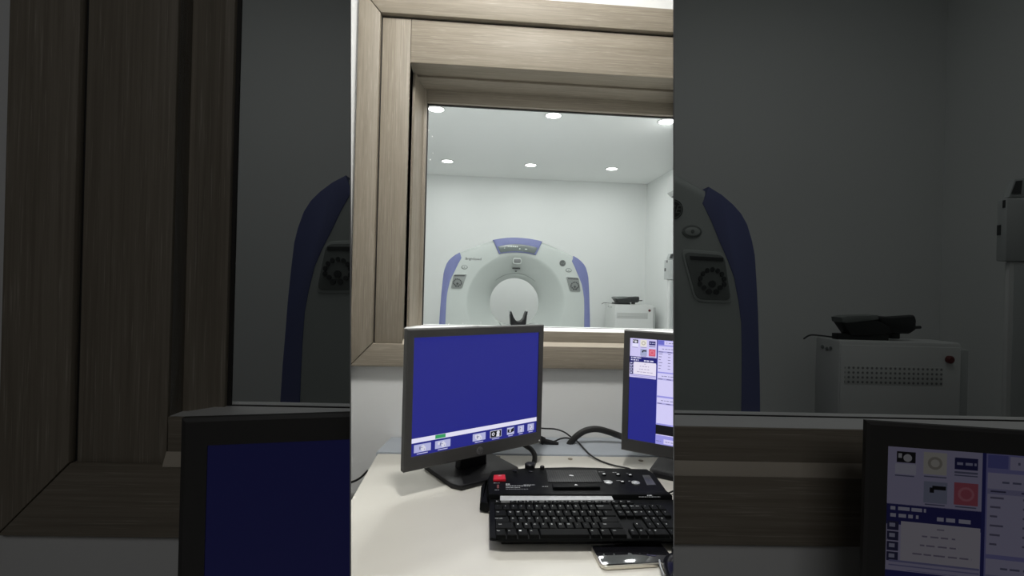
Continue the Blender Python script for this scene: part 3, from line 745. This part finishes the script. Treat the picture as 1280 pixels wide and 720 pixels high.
def ui_left(items, W):
    items('taskbar', [(0, W, .850, .889)], (222, 220, 240), 1, 'ui_white')
    items('status_tag', [(.225, .325, .852, .884)], (52, 150, 92), 2, 'ui_green')
    xs = [(.028, .185), (.225, .375), (.605, .745), (.795, .925), (.990, 1.075), (1.118, 1.195), (1.24, 1.32)]
    pic = []
    cap = []
    for i, (a, b) in enumerate(xs):
        v0, v1 = .905, .972
        if i == 3:
            items('icon', [(a, b, v0, v1)], (200, 200, 214), 2, 'ui_grey'); items('icon_picture', [(a + .006, b - .006, v0 + .006, v1 - .004)], (14, 14, 18), 3, 'ui_black')
            items('icon_picture', [ell(a + .035, .938, .016), ell(a + .09, .930, .018), (a + .07, a + .105, .946, .966)], (214, 214, 224), 4, 'ui_pale')
            items('icon_picture', [ell(a + .035, .938, .008)], (14, 14, 18), 5, 'ui_black')
        elif i == 4:
            items('icon', [(a, b, v0, v1)], (186, 188, 218), 2, 'ui_lilac')
            items('icon_picture', [[(a + .005, .918), (a + .04, .928), (b - .003, .908), (b - .003, .945), (a + .05, .955), (a + .005, .95)]], (14, 14, 18), 3, 'ui_black')
            items('icon_picture', [ell(a + .035, .938, .010)], (214, 214, 224), 4, 'ui_pale')
        else:
            items('icon', [(a, b, v0, v1)], (172, 174, 214), 2, 'ui_lilac2')
            m = (a + b) / 2; w = (b - a)
            items('icon_picture', [[(m - w * .06, .92), (m + w * .05, .914), (m + w * .2, .94), (m + w * .18, .965), (m - w * .02, .968), (m - w * .12, .945)]] + ([ell(a + w * .25, .928, .013)] if i in (1,) else []) + ([[(a + w * .15, .915), (a + w * .5, .913), (a + w * .75, .955), (a + w * .4, .968), (a + w * .2, .95)]] if i == 2 else []), (208, 208, 224), 3, 'ui_pale2')
            items('icon_picture', [ell(m - w * .05, .935, .005), ell(m + w * .1, .952, .004), (m - w * .2, m - w * .12, .925, .95)], (110, 112, 150), 4, 'ui_slate')
        cap += [(a + (b - a) * .18, b - (b - a) * .18, .981, .988)]
    items('icon_caption', cap, (190, 190, 224), 2, 'ui_caption')
def ell(u, v, r, n=16): return [(u + r * cos(2 * pi * i / n), v + r * sin(2 * pi * i / n)) for i in range(n)]

def ui_right(items, W):
    LAV = (203, 197, 240)
    items('tool_panel', [(0, .258, 0, .180)], LAV, 1, 'ui_lavender')
    items('icon', [(.026, .078, .014, .048)], (12, 12, 30), 2, 'ui_black'); items('icon_picture', [ell(.056, .033, .012), (.03, .04, .02, .034)], (214, 214, 224), 3, 'ui_pale')
    items('icon', [(.022, .080, .052, .084)], (226, 224, 250), 2, 'ui_bright')
    items('icon', [(.100, .163, .010, .078)], (226, 222, 214), 2, 'ui_cream'); items('icon_picture', [ell(.131, .043, .020)], (176, 170, 160), 3, 'ui_taupe'); items('icon_picture', [ell(.131, .043, .012)], (226, 222, 214), 4, 'ui_cream')
    items('icon', [(.184, .246, .020, .056)], (28, 28, 92), 2, 'ui_navy'); items('icon_picture', lines(.19, .242, .034, .008), (180, 180, 220), 3, 'ui_dimtext')
    items('icon', [(.102, .166, .100, .166)], (160, 166, 200), 2, 'ui_steel'); items('icon_picture', [(.125, .162, .112, .124), (.118, .130, .118, .134)], (20, 22, 40), 3, 'ui_black')
    items('icon', [(.184, .248, .096, .164)], (206, 92, 114), 2, 'ui_red'); items('icon_picture', [ell(.216, .13, .022)], (228, 130, 150), 3, 'ui_pink'); items('icon_picture', [ell(.216, .13, .015)], (206, 92, 114), 4, 'ui_red')
    items('icon_caption', [(.022, .075, .087, .091), (.102, .163, .083, .087), (.184, .246, .062, .068), (.184, .246, .072, .076), (.106, .16, .169, .173), (.188, .244, .168, .172)], (120, 118, 170), 2, 'ui_slate')
    items('header_bar', [(0, .258, .178, .236)], (30, 30, 110), 1, 'ui_navy2')
    items('text_lines', lines(.012, .11, .186, .011) + lines(.012, .09, .208, .011, seed=2) + lines(.14, .235, .208, .012, seed=3), (214, 212, 240), 2, 'ui_text')
    items('tool_panel', [(0, .258, .242, .385)], LAV, 1, 'ui_lavender')
    items('icon', [(.004, .036, .232 + .032 * i, .260 + .032 * i) for i in range(4)], (40, 40, 84), 2, 'ui_dusk')
    items('icon_picture', [(.010, .026, .238 + .032 * i, .250 + .032 * i) for i in range(4)], (190, 188, 224), 3, 'ui_caption')
    items('message_panel', [(.042, .256, .230, .352)], (228, 222, 240), 3, 'ui_message')
    items('text_lines', [(.14, .16, .244, .248)] + lines(.10, .19, .268, .005, seed=5) + lines(.095, .20, .296, .005, seed=6) + lines(.075, .235, .324, .005, seed=8), (150, 140, 170), 4, 'ui_softtext')
    items('text_lines', [(.01, .255, .352, .358), (.01, .255, .366, .370), (.06, .2, .380, .382)], (140, 138, 196), 4, 'ui_rule')
    # right column
    items('tool_panel', [(.268, W, 0, 1.0)], (150, 148, 222), 1, 'ui_violet')
    items('tab', [(.272, .325, .004, .044)], (104, 106, 196), 2, 'ui_tabdark'); items('tab', [(.330, W, .006, .046)], (206, 200, 242), 2, 'ui_lav2')
    items('text_lines', [(.35, .356, .022, .03)] + lines(.37, .5, .024, .006), (90, 88, 130), 3, 'ui_slate')
    rows = []
    for (v0, v1) in ((.058, .305), (.318, .535), (.552, .80)):
        items('list_panel', [(.272, W, v0, v1)], (208, 203, 244), 2, 'ui_lav3')
        items('text_lines', lines(.31, .43, v0 + .024, .006, seed=int(v0 * 90)), (110, 108, 150), 3, 'ui_slate')
        items('list_header', [(.272, W, v0 + .048, v0 + .064)], (168, 164, 216), 3, 'ui_listhead')
        items('text_lines', [(.28, .32, v0 + .053, v0 + .058), (.36, .40, v0 + .053, v0 + .058), (.46, .5, v0 + .053, v0 + .058)], (70, 68, 110), 4, 'ui_ink')
    for i in range(6):
        v = .130 + .028 * i
        rows += [(.28, .315 - .008 * (i % 3), v, v + .006), (.365, .39, v, v + .006), (.46, .49, v, v + .006)]
    items('text_lines', rows, (120, 116, 152), 3, 'ui_rowtext')
    items('image_panel', [(.268, W, .815, .905)], (8, 8, 10), 3, 'ui_black')
    items('image_panel', [(.272, W, .905, .913)], (200, 198, 236), 3, 'ui_lav2')
    items('button', [(.345, .46, .945, .99)], (196, 194, 236), 3, 'ui_lav2'); items('text_lines', lines(.275, .33, .966, .006) + lines(.36, .43, .966, .006, seed=4), (80, 78, 120), 4, 'ui_slate')

DIM = 0.29      # the outer bays' dimness, put into their screen colours
MON1 = monitor(MC, (509.6, 411.5), (504.2, 591.6), 1.03, 680.7, 1.257, (592, 590), DESK_Z, 'black-framed monitor with plain blue screen and icon bar on the cream desk', ui_left, 1.0, ry=407.8)
MON2 = monitor(MC, (780, 412.5), (773, 562), 1.248, 842, 1.188, (866, 592), DESK_Z, 'black-framed monitor at the right end of the desk showing lilac lists and icons', ui_right, 1.0, ry=419)
LOW_Z = .40
monitor(ML, (509.6, 411.5), (504.2, 591.6), 1.03, 680.7, 1.257, None, LOW_Z, 'large dim monitor with dark blue screen at the bottom of the dark left bay', ui_left, DIM, ry=407.8)
monitor(MR, (780, 412.5), (773, 562), 1.248, 842, 1.188, None, LOW_Z, 'large dim monitor with greyed lists and red icon at lower right', ui_right, DIM, ry=419)
for fr, (x0, x1) in ((ML, (-.95, -.10)), (MR, (.12, .95))):
    CUR[0] = fr.name
    r = thing('low_bench', 'low bench under the dim monitor in the dark ' + fr.name + ' bay', 'bench', fr.M @ Matrix.Translation(((x0 + x1) / 2, .68, 0)))
    w = (x1 - x0) / 2
    bm = bmesh.new(); box(bm, -w, w, -.22, .10, LOW_Z - .03, LOW_Z, bev=.004); obj('bench_top', bm, DESKM, r)
    for sx in (-1, 1):
        for yy in (-.18, .06):
            bm = bmesh.new(); box(bm, sx * (w - .05) - .02, sx * (w - .05) + .02, yy - .02, yy + .02, 0, LOW_Z - .03, bev=.003); obj('leg', bm, DESKM, r)

# ------------------------------------------------------------------ desk
CUR[0] = 'centre'
bl = MC.onZ(472, 566.8, DESK_Z); br = MC.onZ(800, 571, DESK_Z); fl_ = MC.onZ(438, 626, DESK_Z)
slope = (br.y - bl.y) / (br.x - bl.x)
dyb = bl.y
xl = bl.x
dk = thing('desk', 'cream laminate desk under the window holding the keyboard and both monitors', 'desk', Matrix.Translation((0, 0, 0)))
bm = bmesh.new(); prism(bm, [(xl, dyb), (1.2, dyb + slope * (1.2 - xl)), (1.2, .35), (xl + (fl_.x - xl) / (fl_.y - dyb) * (.35 - dyb) , .35)], DESK_Z - .028, DESK_Z, 'z', bev=.003); obj('desk_top', bm, DESKM, dk)
bm = bmesh.new(); box(bm, xl + .03, xl + .05, .75, dyb - .02, 0, DESK_Z - .029); obj('side_panel', bm, DESKM, dk)
bm = bmesh.new(); box(bm, xl + .05, .4, dyb - .04, dyb - .022, .25, DESK_Z - .029); obj('back_panel', bm, DESKM, dk)
for px, py in ((622.5, 571.2), (712.8, 573.8), (801, 575.8)):
    p = MC.onZ(px, py, DESK_Z); bm = bmesh.new(); lathe(bm, [(.0075, 0), (.0075, .001), (.005, .0016)], (p.x, p.y, DESK_Z), n=16); obj('screw_cover', bm, mat('cap_brown', (.20, .17, .13), .5), dk)
# grey strip bridging the gap between desk and wall
bm = bmesh.new(); box(bm, MC.onZ(474, 560, DESK_Z).x, 1.1, 0, YW - .004 - dyb, -.05, -.001, bev=.003)
a0 = math.atan(slope)
prs = thing('cable_trunking', 'grey-blue trunking strip between the desk back and the wall', 'cable trunking', Matrix.Translation((0, dyb + .004, DESK_Z)))
bm.free()
bm = bmesh.new(); xA = MC.onZ(473, 562, DESK_Z).x
prism(bm, [(xA, .0), (1.15, slope * (1.15 - xl)), (1.15, YW - .006 - dyb - .004), (xA + .02, YW - .006 - dyb - .004)], -.045, .004, 'z', bev=.003); obj('strip_cover', bm, TRIMG, prs)
bm = bmesh.new(); box(bm, xA + .06, 1.1, .02, .05, -.09, -.045, bev=.003); obj('strip_channel', bm, TRIMG, prs)
for sx in (xA + .09, .75):
    bm = bmesh.new(); box(bm, sx, sx + .03, .02, .05, -DESK_Z, -.088); obj('bracket', bm, TRIMG, prs)

# ------------------------------------------------------------------ keyboard
KZ = DESK_Z + .034
def K7(X, Y, z=KZ): return MC.onZ(590 + X / 4.5, 560 + Y / 4.5, z)
kA, kB = K7(128, 470), K7(1120, 468)
kx = Vector((kB.x - kA.x, kB.y - kA.y, 0)).normalized(); ky = Vector((-kx.y, kx.x, 0))
kO = K7(112, 520)
def kl(X, Y, z=KZ):
    p = K7(X, Y, z); v = Vector((p.x - kO.x, p.y - kO.y, 0)); return (v.dot(kx), v.dot(ky))
KM = Matrix.Translation((kO.x, kO.y, DESK_Z)) @ Matrix((kx, ky, Vector((0, 0, 1)))).transposed().to_4x4()
kb = thing('keyboard', 'wide black console keyboard with red button and speaker mesh on the desk', 'keyboard', KM)
hk = KZ - DESK_Z
# lower wedge with the keys, raised rear console
yb0 = kl(100, 268)[1]; yr = kl(560, 118)[1]; xR = .52
bm = bmesh.new()
ykT = yb0
yF = (lambda v: Vector((v.x - kO.x, v.y - kO.y, 0)).dot(ky))(MC.onZ(700, 678.5, DESK_Z + .019))
prism(bm, [(-.004, yF + .006), (.02, yF), (xR - .02, yF), (xR, yF + .008), (xR, ykT), (-.004, ykT)], .019, hk - .007, 'z', bev=.004); obj('key_deck', bm, KBODY, kb)
bm = bmesh.new(); box(bm, .02, xR - .02, yF + .03, ykT, 0, .019, bev=.002); obj('front_foot', bm, RUBBER, kb)
bm = bmesh.new()
cl = [kl(92, 265), kl(88, 175), kl(110, 135), kl(300, 118), kl(560, 112), kl(985, 124), kl(1030, 155), kl(1095, 245), kl(1120, 262)]
cl = [(x, y) for x, y in cl]
prism(bm, [(cl[0][0], yb0 + .0004), *cl[1:-1], (cl[-1][0], yb0 + .0004)], .006, hk + .004, 'z', bev=.005)
obj('rear_console', bm, KBODY, kb)
bm = bmesh.new(); a = kl(52, 190); b = kl(70, 340, DESK_Z + .01); prism(bm, [(a[0] - .002, b[1]), (a[0] + .02, b[1] - .008), (-.006, b[1] + .004), (-.006, kl(80, 160)[1]), (a[0] + .012, kl(80, 160)[1]), (a[0], a[1])], .002, .026, 'z', bev=.006); obj('side_grip', bm, KBODY, kb)
ht = hk + .004
def kquad(bm, pts, z0, z1, bev=.0, mi=0): prism(bm, [kl(X, Y, DESK_Z + z1) for X, Y in pts], z0, z1, 'z', bev=bev, mi=mi)
bm = bmesh.new(); kquad(bm, [(428, 190), (415, 122), (700, 122), (732, 190)], ht - .001, ht + .0022, .001); obj('speaker_mesh', bm, hexmesh('speaker_holes'), kb)
bm = bmesh.new(); kquad(bm, [(455, 218), (452, 198), (712, 196), (722, 216)], ht - .001, ht + .008, .003); tr = obj('talk_bar', bm, KBODY, kb)
bm = bmesh.new(); kquad(bm, [(120, 176), (122, 150), (186, 147), (190, 174)], ht - .001, ht + .006, .0015); rb = obj('red_button', bm, REDB, kb, label='bright red button')
bm = bmesh.new(); cx, cy = kl(156, 156, DESK_Z + ht + .006); 
for i in range(20):
    a0_, a1_ = 2 * pi * i / 20, 2 * pi * (i + 1) / 20
    bm.faces.new([bm.verts.new((cx + r * cos(a), cy + r * .8 * sin(a), ht + .0063)) for r, a in ((.0042, a0_), (.0042, a1_), (.0030, a1_), (.0030, a0_))])
bm.faces.new([bm.verts.new((cx + x, cy + y, ht + .0063)) for x, y in ((-.001, -.001), (.001, -.001), (.001, .003), (-.001, .003))])
obj('button_symbol', bm, LEGEND, rb, smooth=False)
# knobs along the rear edge
for X, Y, r, h in ((325, 110, .0135, .012), (395, 118, .006, .008), (240, 132, .006, .003), (330, 136, .006, .003)):
    x, y = kl(X, Y, DESK_Z + ht); bm = bmesh.new(); lathe(bm, [(r, ht - .004), (r, ht + h * .8), (r * .8, ht + h)], (x, y, 0), n=20); obj('dial', bm, BLACK, kb)
# round soft buttons at the right of the console
for X, Y, rx, ry, m, nm in ((743, 145, .0078, .0085, KEYM, 'round_button'), (822, 147, .0078, .0085, KEYM, 'round_button'), (890, 150, .0078, .0085, KEYM, 'round_button'), (768, 189, .0135, .012, SILV, 'oval_button'), (846, 188, .0075, .007, KEYM, 'round_button'), (921, 192, .0135, .012, SILV, 'oval_button')):
    x, y = kl(X, Y, DESK_Z + ht + .003); bm = bmesh.new(); prism(bm, ellipse(x, y, rx * .78, ry * .9, 24), ht - .001, ht + .003, 'z', bev=.001); bo = obj(nm, bm, m, kb)
    bm = bmesh.new(); k_ = .003
    prism(bm, [(x - k_, y - k_), (x + k_, y - k_ * .6), (x + k_ * 1.2, y + k_ * .3), (x, y + k_ * 1.3), (x - k_ * .6, y + k_ * .4), (x - k_ * 1.5, y + k_ * .3)], ht + .0025, ht + .0034, 'z'); obj('button_symbol', bm, LEGEND, bo, smooth=False)
# printed lines
bm = bmesh.new()
rn = random.Random(11)
def pline(X0, X1, Y, hh=3.0, seed=0):
    X = X0
    while X < X1:
        w = 5 + rn.random() * 12; e = min(X + w, X1)
        bm.faces.new([bm.verts.new((*kl(a, b, DESK_Z + ht + .0004), ht + .0004)) for a, b in ((X, Y + hh), (e, Y + hh), (e, Y), (X, Y))]); X = e + 3
bm.free()
for q in ((190, 212, 200, 8), (190, 330, 211, 4), (190, 270, 221, 3), (190, 318, 230, 2), (290, 355, 206, 3), (395, 428, 215, 3), (122, 160, 196, 2), (128, 152, 234, 3), (712, 745, 133, 2), (790, 812, 136, 2), (868, 882, 141, 2), (812, 836, 182, 2), (985, 1012, 264, 5), (938, 1060, 274, 2), (740, 748, 182, 3), (880, 892, 184, 3)):
    bm = bmesh.new(); pline(*q); obj('printed_text', bm, DIMLEG, kb, smooth=False)
bm = bmesh.new(); x, y = kl(558, 153, DESK_Z + ht + .003); prism(bm, [(x - .006, y), (x - .002, y + .004), (x + .005, y + .001), (x + .006, y - .003), (x, y - .003)], ht + .0021, ht + .0027, 'z'); x, y = kl(585, 205, DESK_Z + ht + .009)
prism(bm, [(x - .004, y - .003), (x + .004, y - .003), (x + .003, y), (x, y + .004), (x - .003, y)], ht + .0075, ht + .0085, 'z'); obj('printed_symbol', bm, LEGEND, kb, smooth=False)
bm = bmesh.new(); kquad(bm, [(140, 224), (140, 206), (152, 206), (152, 224)], ht - .001, ht + .0015, .0005); obj('indicator', bm, mat('brown_led', (.16, .05, .04), .4), kb)
bm = bmesh.new(); kquad(bm, [(985, 208), (958, 152), (998, 152), (1035, 206)], ht - .001, ht + .0008, .0003); obj('nameplate', bm, mat('nameplate_grey', (.06, .062, .062), .3), kb)
# white label strip
bm = bmesh.new(); kquad(bm, [(158, 294), (158, 264), (780, 258), (796, 290)], hk - .008, hk - .0005, .0006); lb = obj('label_strip', bm, LABELW, kb, label='pale paper strip above the function keys')
bm = bmesh.new()
for X in (200, 245, 290, 340, 415, 460, 510, 555, 620, 670, 715, 755):
    for dy in (270, 277):
        bm.faces.new([bm.verts.new((*kl(a, b, DESK_Z + hk), hk - .0003)) for a, b in ((X, dy + 2), (X + 26, dy + 2), (X + 26, dy), (X, dy))])
obj('label_text', bm, mat('label_ink', (.38, .39, .40), .7), lb, smooth=False)
# keys
y_rows = [kl(470, Y, DESK_Z + hk)[1] for Y in (330, 364, 400, 433, 470)]
xk0 = kl(128, 400)[0]; xk1 = kl(826, 400)[0]; U = (xk1 - xk0) / 15
pit = (y_rows[0] - y_rows[4]) / 4
def key(x0, w, yc, h, legend, size=.006, dx=-.25, wd=LEGEND):
    bm = bmesh.new(); g = .0012
    a, b, c, d = x0 + g, x0 + w - g, yc - h / 2 + g, yc + h / 2 - g
    zt = hk; t = .0016
    lo = [bm.verts.new(p) for p in ((a, c, hk - .008), (b, c, hk - .008), (b, d, hk - .008), (a, d, hk - .008))]
    m = [bm.verts.new(p) for p in ((a + .0004, c + .0004, zt - .001), (b - .0004, c + .0004, zt - .001), (b - .0004, d - .0004, zt - .001), (a + .0004, d - .0004, zt - .001))]
    hi = [bm.verts.new(p) for p in ((a + t, c + t, zt), (b - t, c + t, zt), (b - t, d - t, zt), (a + t, d - t, zt))]
    for p, q in ((lo, m), (m, hi)):
        for i in range(4): bm.faces.new((p[i], p[(i + 1) % 4], q[(i + 1) % 4], q[i]))
    bm.faces.new(hi)
    if legend:
        cx = (a + b) / 2 + dx * (b - a) if w > U * 1.1 else (a + b) / 2 - .0015; cy = yc + h * .12
        text_bm(bm, legend, size, lambda x, y: (cx + x, cy + y, zt + .0003), mi=1, bold=.00006)
    obj('key', bm, [KEYM, wd], kb, smooth=False)
fy = kl(470, 302, DESK_Z + hk)[1]; fh = pit * .62
key(xk0, U, fy, fh, 'Esc', .004)
for g_, st in enumerate((2.0, 6.5, 11.0)):
    for i in range(4): key(xk0 + (st + i) * U, U, fy, fh, f'F{g_ * 4 + i + 1}', .0046)
R = [[('`', 1)] + [(c, 1) for c in '1234567890-='] + [('Backspace', 2)],
     [('Tab', 1.5)] + [(c, 1) for c in 'QWERTYUIOP[]'] + [('\\', 1.5)],
     [('Caps Lock', 1.75)] + [(c, 1) for c in "ASDFGHJKL;'"] + [('Enter', 2.25)],
     [('Shift', 2.25)] + [(c, 1) for c in 'ZXCVBNM,./'] + [('Shift', 2.75)],
     [('Ctrl', 1.25), ('Fn', 1.25), ('\u25a0', 1.25), ('Alt', 1.25), ('', 5.75), ('Alt', 1.25), ('Fn', 1.25), ('Ctrl', 1.75)]]
for row, yc in zip(R, y_rows):
    x = xk0
    for t, w in row:
        key(x, w * U, yc, pit, t, .0062 if len(t) == 1 else .0038); x += w * U
xn = kl(806, 345)[0]
for r_, ks in ((0, ('Ins', 'Home', 'PgUp')), (1, ('Del', 'End', 'PgDn'))):
    for i, t in enumerate(ks): key(xn + i * U, U, y_rows[r_], pit, t, .0036)
for i, t in enumerate(('Prt', 'Scr', 'Brk')): key(xn + i * U, U, fy, fh, t, .004)
for i, t in enumerate(('\u2190', '\u2193', '\u2192')): key(xn + (i + .15) * U, U, y_rows[4], pit, t, .006)
key(xn + 1.15 * U, U, y_rows[3], pit, '\u2191', .006)
xp = kl(962, 400)[0]
for r_, ks in enumerate((('Num', '/', '*', '-'), ('7', '8', '9', '+'), ('4', '5', '6', ''), ('1', '2', '3', ''), ('0', '', '.', ''))):
    for i, t in enumerate(ks):
        if r_ == 4 and i == 1: continue
        if t == '' : continue
        key(xp + i * U, U * (2 if t == '0' else 1), y_rows[r_], pit, t, .006 if len(t) == 1 else .0036)

# ------------------------------------------------------------------ phone, mouse, cables
PT = DESK_Z + .009
c1, c2, c3 = MC.onZ(739, 682, PT), MC.onZ(822, 677.5, PT), MC.onZ(751, 706.5, PT)
px_ = Vector((c2.x - c1.x, c2.y - c1.y, 0)); Lp = px_.length + .004; px_.normalize(); py_ = Vector((-px_.y, px_.x, 0))
dv = Vector((c3.x - c1.x, c3.y - c1.y, 0)); Dp = -dv.dot(py_) + .004; sk = dv.dot(px_)
PM = Matrix.Translation((c1.x - .002 + 0, c1.y, DESK_Z)) @ Matrix((px_, py_, Vector((0, 0, 1)))).transposed().to_4x4()
ph = thing('phone', 'mobile phone with dark screen and pale metal edge lying in front of the keyboard', 'phone', PM)
rad = .012
bm = bmesh.new(); prism(bm, rrect(0, Lp + .004, -Dp, .002, rad), 0.0005, .0085, 'z', bev=.002, seg=3); obj('metal_case', bm, STEEL, ph)
bm = bmesh.new(); prism(bm, rrect(.0018, Lp + .0022, -Dp + .0018, .0002, rad - .002), .0083, .0093, 'z', bev=.0004); obj('glass_screen', bm, PGLASS, ph)
bm = bmesh.new(); pc = Lp * .80; prism(bm, rrect(pc - .006, pc + .006, .0028, .0062, .0016), -Dp - .0003, -Dp + .003, 'y'); pt_ = obj('charging_port', bm, GDARK, ph)
bm = bmesh.new(); prism(bm, rrect(pc - .0045, pc + .0045, .0035, .0055, .0009), -Dp - .0005, -Dp + .002, 'y'); obj('port_opening', bm, SILV, pt_)
bm = bmesh.new(); box(bm, .001, Lp * .35, -.003, -.001, .0092, .0096); obj('earpiece', bm, GDARK, ph)

m0 = MC.onZ(849, 722, DESK_Z)
ms = thing('computer_mouse', 'glossy black mouse at the lower right edge beside the phone', 'mouse', Matrix.Translation((m0.x, m0.y, DESK_Z)) @ Matrix.Rotation(radians(-8), 4, 'Z'))
bm = bmesh.new(); bmesh.ops.create_uvsphere(bm, u_segments=28, v_segments=18, radius=1)
for v in bm.verts:
    x, y, z = v.co; v.co = (x * .031 * (1 - .1 * y), y * .055, max(z, -.02) * .036 * (1 - .12 * y))
for v in bm.verts: v.co.z += .001
obj('mouse_shell', bm, LENSB, ms)
bm = bmesh.new(); lathe(bm, [(.004, -.003), (.0085, -.003), (.0085, .003), (.004, .003)], (0, .036, .026), 'x', n=20); obj('scroll_wheel', bm, RUBBER, ms)
bm = bmesh.new(); tube(bm, smooth_path([(-.0325, -.02, .014), (-.0335, .0, .017), (-.030, .025, .016)]), .0018, 6); obj('side_button', bm, SILV, ms)

CZ = DESK_Z + .008
def cable(name, pts, r, lab):
    bm = bmesh.new(); tube(bm, smooth_path(pts, 10), r, 10)
    obj(name, bm, RUBBER, None, I4, label=lab, category='cable')
C6 = lambda X, Y, z: MC.onZ(680 + X / 3.6, 400 + Y / 3.6, z)
C6y = lambda X, Y, y: MC.onY(680 + X / 3.6, 400 + Y / 3.6, y)
yc = YW - .075
cable('thick_cable', [C6y(112, 563, yc), C6y(121, 550, yc), C6y(150, 520, yc), C6y(190, 497, yc), C6y(240, 491, yc), C6y(290, 503, yc), C6y(335, 519, yc), C6y(400, 540, yc - .02), C6y(460, 556, yc - .03)], .0105, 'thick black cable arching from the trunking to the right monitor')
yd = YW - .05
cable('thin_cable', [C6y(-60, 483, yd), C6y(0, 488, yd), C6y(50, 491, yd), C6y(90, 504, yd), C6y(120, 525, yd), C6y(150, 546, yd - .02), C6(176, 574, DESK_Z + .009), C6(210, 608, DESK_Z + .008), C6(250, 632, DESK_Z + .004), C6(310, 653, DESK_Z + .004), C6(380, 668, DESK_Z + .006), C6(395, 680, DESK_Z + .012)], .0026, 'thin black cable crossing the desk from the left monitor to the keyboard back')
cable('looped_cable', [C6y(-20, 560, yd - .01), C6y(40, 548, yd - .01), C6y(75, 534, yd - .01), C6y(105, 531, yd - .005), C6y(130, 540, yd), C6y(150, 560, yd + .005), C6y(160, 578, yd + .01)], .0026, 'thin black cable looping low over the trunking right of the left monitor')
# plug cable
bm = bmesh.new(); a, b, c = C6y(-70, 515, yd - .03), C6y(0, 545, yd - .03), C6y(62, 561, yd - .03)
tube(bm, [a, b], .0125, 12); tube(bm, [b, (b + c) / 2, c], .009, 12); obj('power_plug', bm, BLACK, None, I4, label='black plug lying on the trunking right of the left monitor', category='plug')
C5 = lambda X, Y, z: MC.onZ(500 + X / 6.737, 520 + Y / 6.737, z)
yk = MC.onZ(667, 578, DESK_Z).y
cable('bent_cable', [MC.onY(655, 556, yk + .02), MC.onY(663, 561, yk + .01), MC.onY(667.5, 567, yk), MC.onY(668.5, 573, yk), MC.onY(667, 580, yk - .01), MC.onZ(664.5, 583.5, DESK_Z + .012)], .0075, 'bent black cable dropping from the left monitor to the desk behind the keyboard')
p0 = MC.onZ(828, 617, DESK_Z + .02)
cable('keyboard_lead', [MC.onZ(829, 619, DESK_Z + .012), MC.onZ(835, 616.5, DESK_Z + .010), MC.onZ(841, 614, DESK_Z + .008), MC.onZ(856, 606, DESK_Z + .006)], .0022, 'short thin black lead at the right side of the keyboard')
yv = YW - .03
cable('wall_cable', [MC.onY(430, 606, yv), MC.onY(440, 602.5, yv), MC.onY(446, 600, yv), MC.onY(452, 596, yv), MC.onY(460, 588, yv)], .0035, 'thin dark cable hanging low on the wall left of the desk')

# ------------------------------------------------------------------ lights
def spot(loc, target, power, ang, blend, rad, col=(1, 1, 1)):
    ld = bpy.data.lights.new('spot', 'SPOT'); ld.energy = power; ld.spot_size = radians(ang); ld.spot_blend = blend; ld.shadow_soft_size = rad; ld.color = col
    o = bpy.data.objects.new('track_spot', ld); COL.objects.link(o); o.location = loc
    o.rotation_euler = (Vector(target) - Vector(loc)).to_track_quat('-Z', 'Y').to_euler(); return o
spot((0.05, .62, 2.7), (.16, YW, 1.5), 32, 95, .7, .08, (1, .985, .95))  # unseen spot added to light the middle bay and spare the outer ones
unseen_lamp(Matrix.Translation((.05, .66, 2.86)), .22, .22, 18, False).data.color = (1, .985, .95)
# unseen weak lamps added to light the outer bays dimly
for fr, x in ((ML, -2.0), (MR, 2.0)):
    unseen_lamp(fr.M @ Matrix.Translation((x, 2.2, 4.65)), 2.6, 1.6, 8.2, True)
unseen_lamp(Matrix.Translation((0, -1.5, 2.6)) @ Matrix.Rotation(radians(55), 4, 'X'), 1.6, .8, 5.4, True)  # added lamp behind the camera, evening out the outer bays
w = bpy.data.worlds.new('world'); SC.world = w; w.use_nodes = True
w.node_tree.nodes['Background'].inputs[0].default_value = (1, 1, 1, 1); w.node_tree.nodes['Background'].inputs[1].default_value = 0.0015

# ------------------------------------------------------------------ end every bay at its partition
bpy.context.view_layer.update()
def bay_planes(name):
    out = []
    for px, sg in CLIP[name]:
        n = (RC - FW * ((px - 640) / FPX)).normalized() * sg; out.append(n)
    return out
for o, bay in list(BAY.items()):
    for n in bay_planes(bay):
        try: me = o.data
        except ReferenceError: break
        mw = o.matrix_world
        ds = [n.dot(mw @ v.co - CAM) for v in me.vertices]
        if min(ds) >= 0: continue
        if max(ds) <= 0:
            bpy.data.objects.remove(o, do_unlink=True); break
        mi = mw.inverted(); co = mi @ CAM; nn = (mw.to_3x3().transposed() @ n).normalized()
        bm = bmesh.new(); bm.from_mesh(me)
        r = bmesh.ops.bisect_plane(bm, geom=bm.verts[:] + bm.edges[:] + bm.faces[:], dist=1e-6, plane_co=co, plane_no=nn, clear_inner=True)
        es = [e for e in r['geom_cut'] if isinstance(e, bmesh.types.BMEdge) and e.is_boundary]
        if es and len(me.polygons) > 1:
            try:
                for f in bmesh.ops.holes_fill(bm, edges=es, sides=0)['faces']: f.smooth = False
            except Exception: pass
            for e in es:
                if e.is_valid: e.smooth = False
        was = any(p.use_smooth for p in me.polygons)
        bm.to_mesh(me); bm.free()
        if was: me.set_sharp_from_angle(angle=radians(35))
# groups of parts may have gone entirely
for o in [o for o in bpy.data.objects if o.type == 'EMPTY' and not o.children and o.get('category')]:
    bpy.data.objects.remove(o, do_unlink=True)
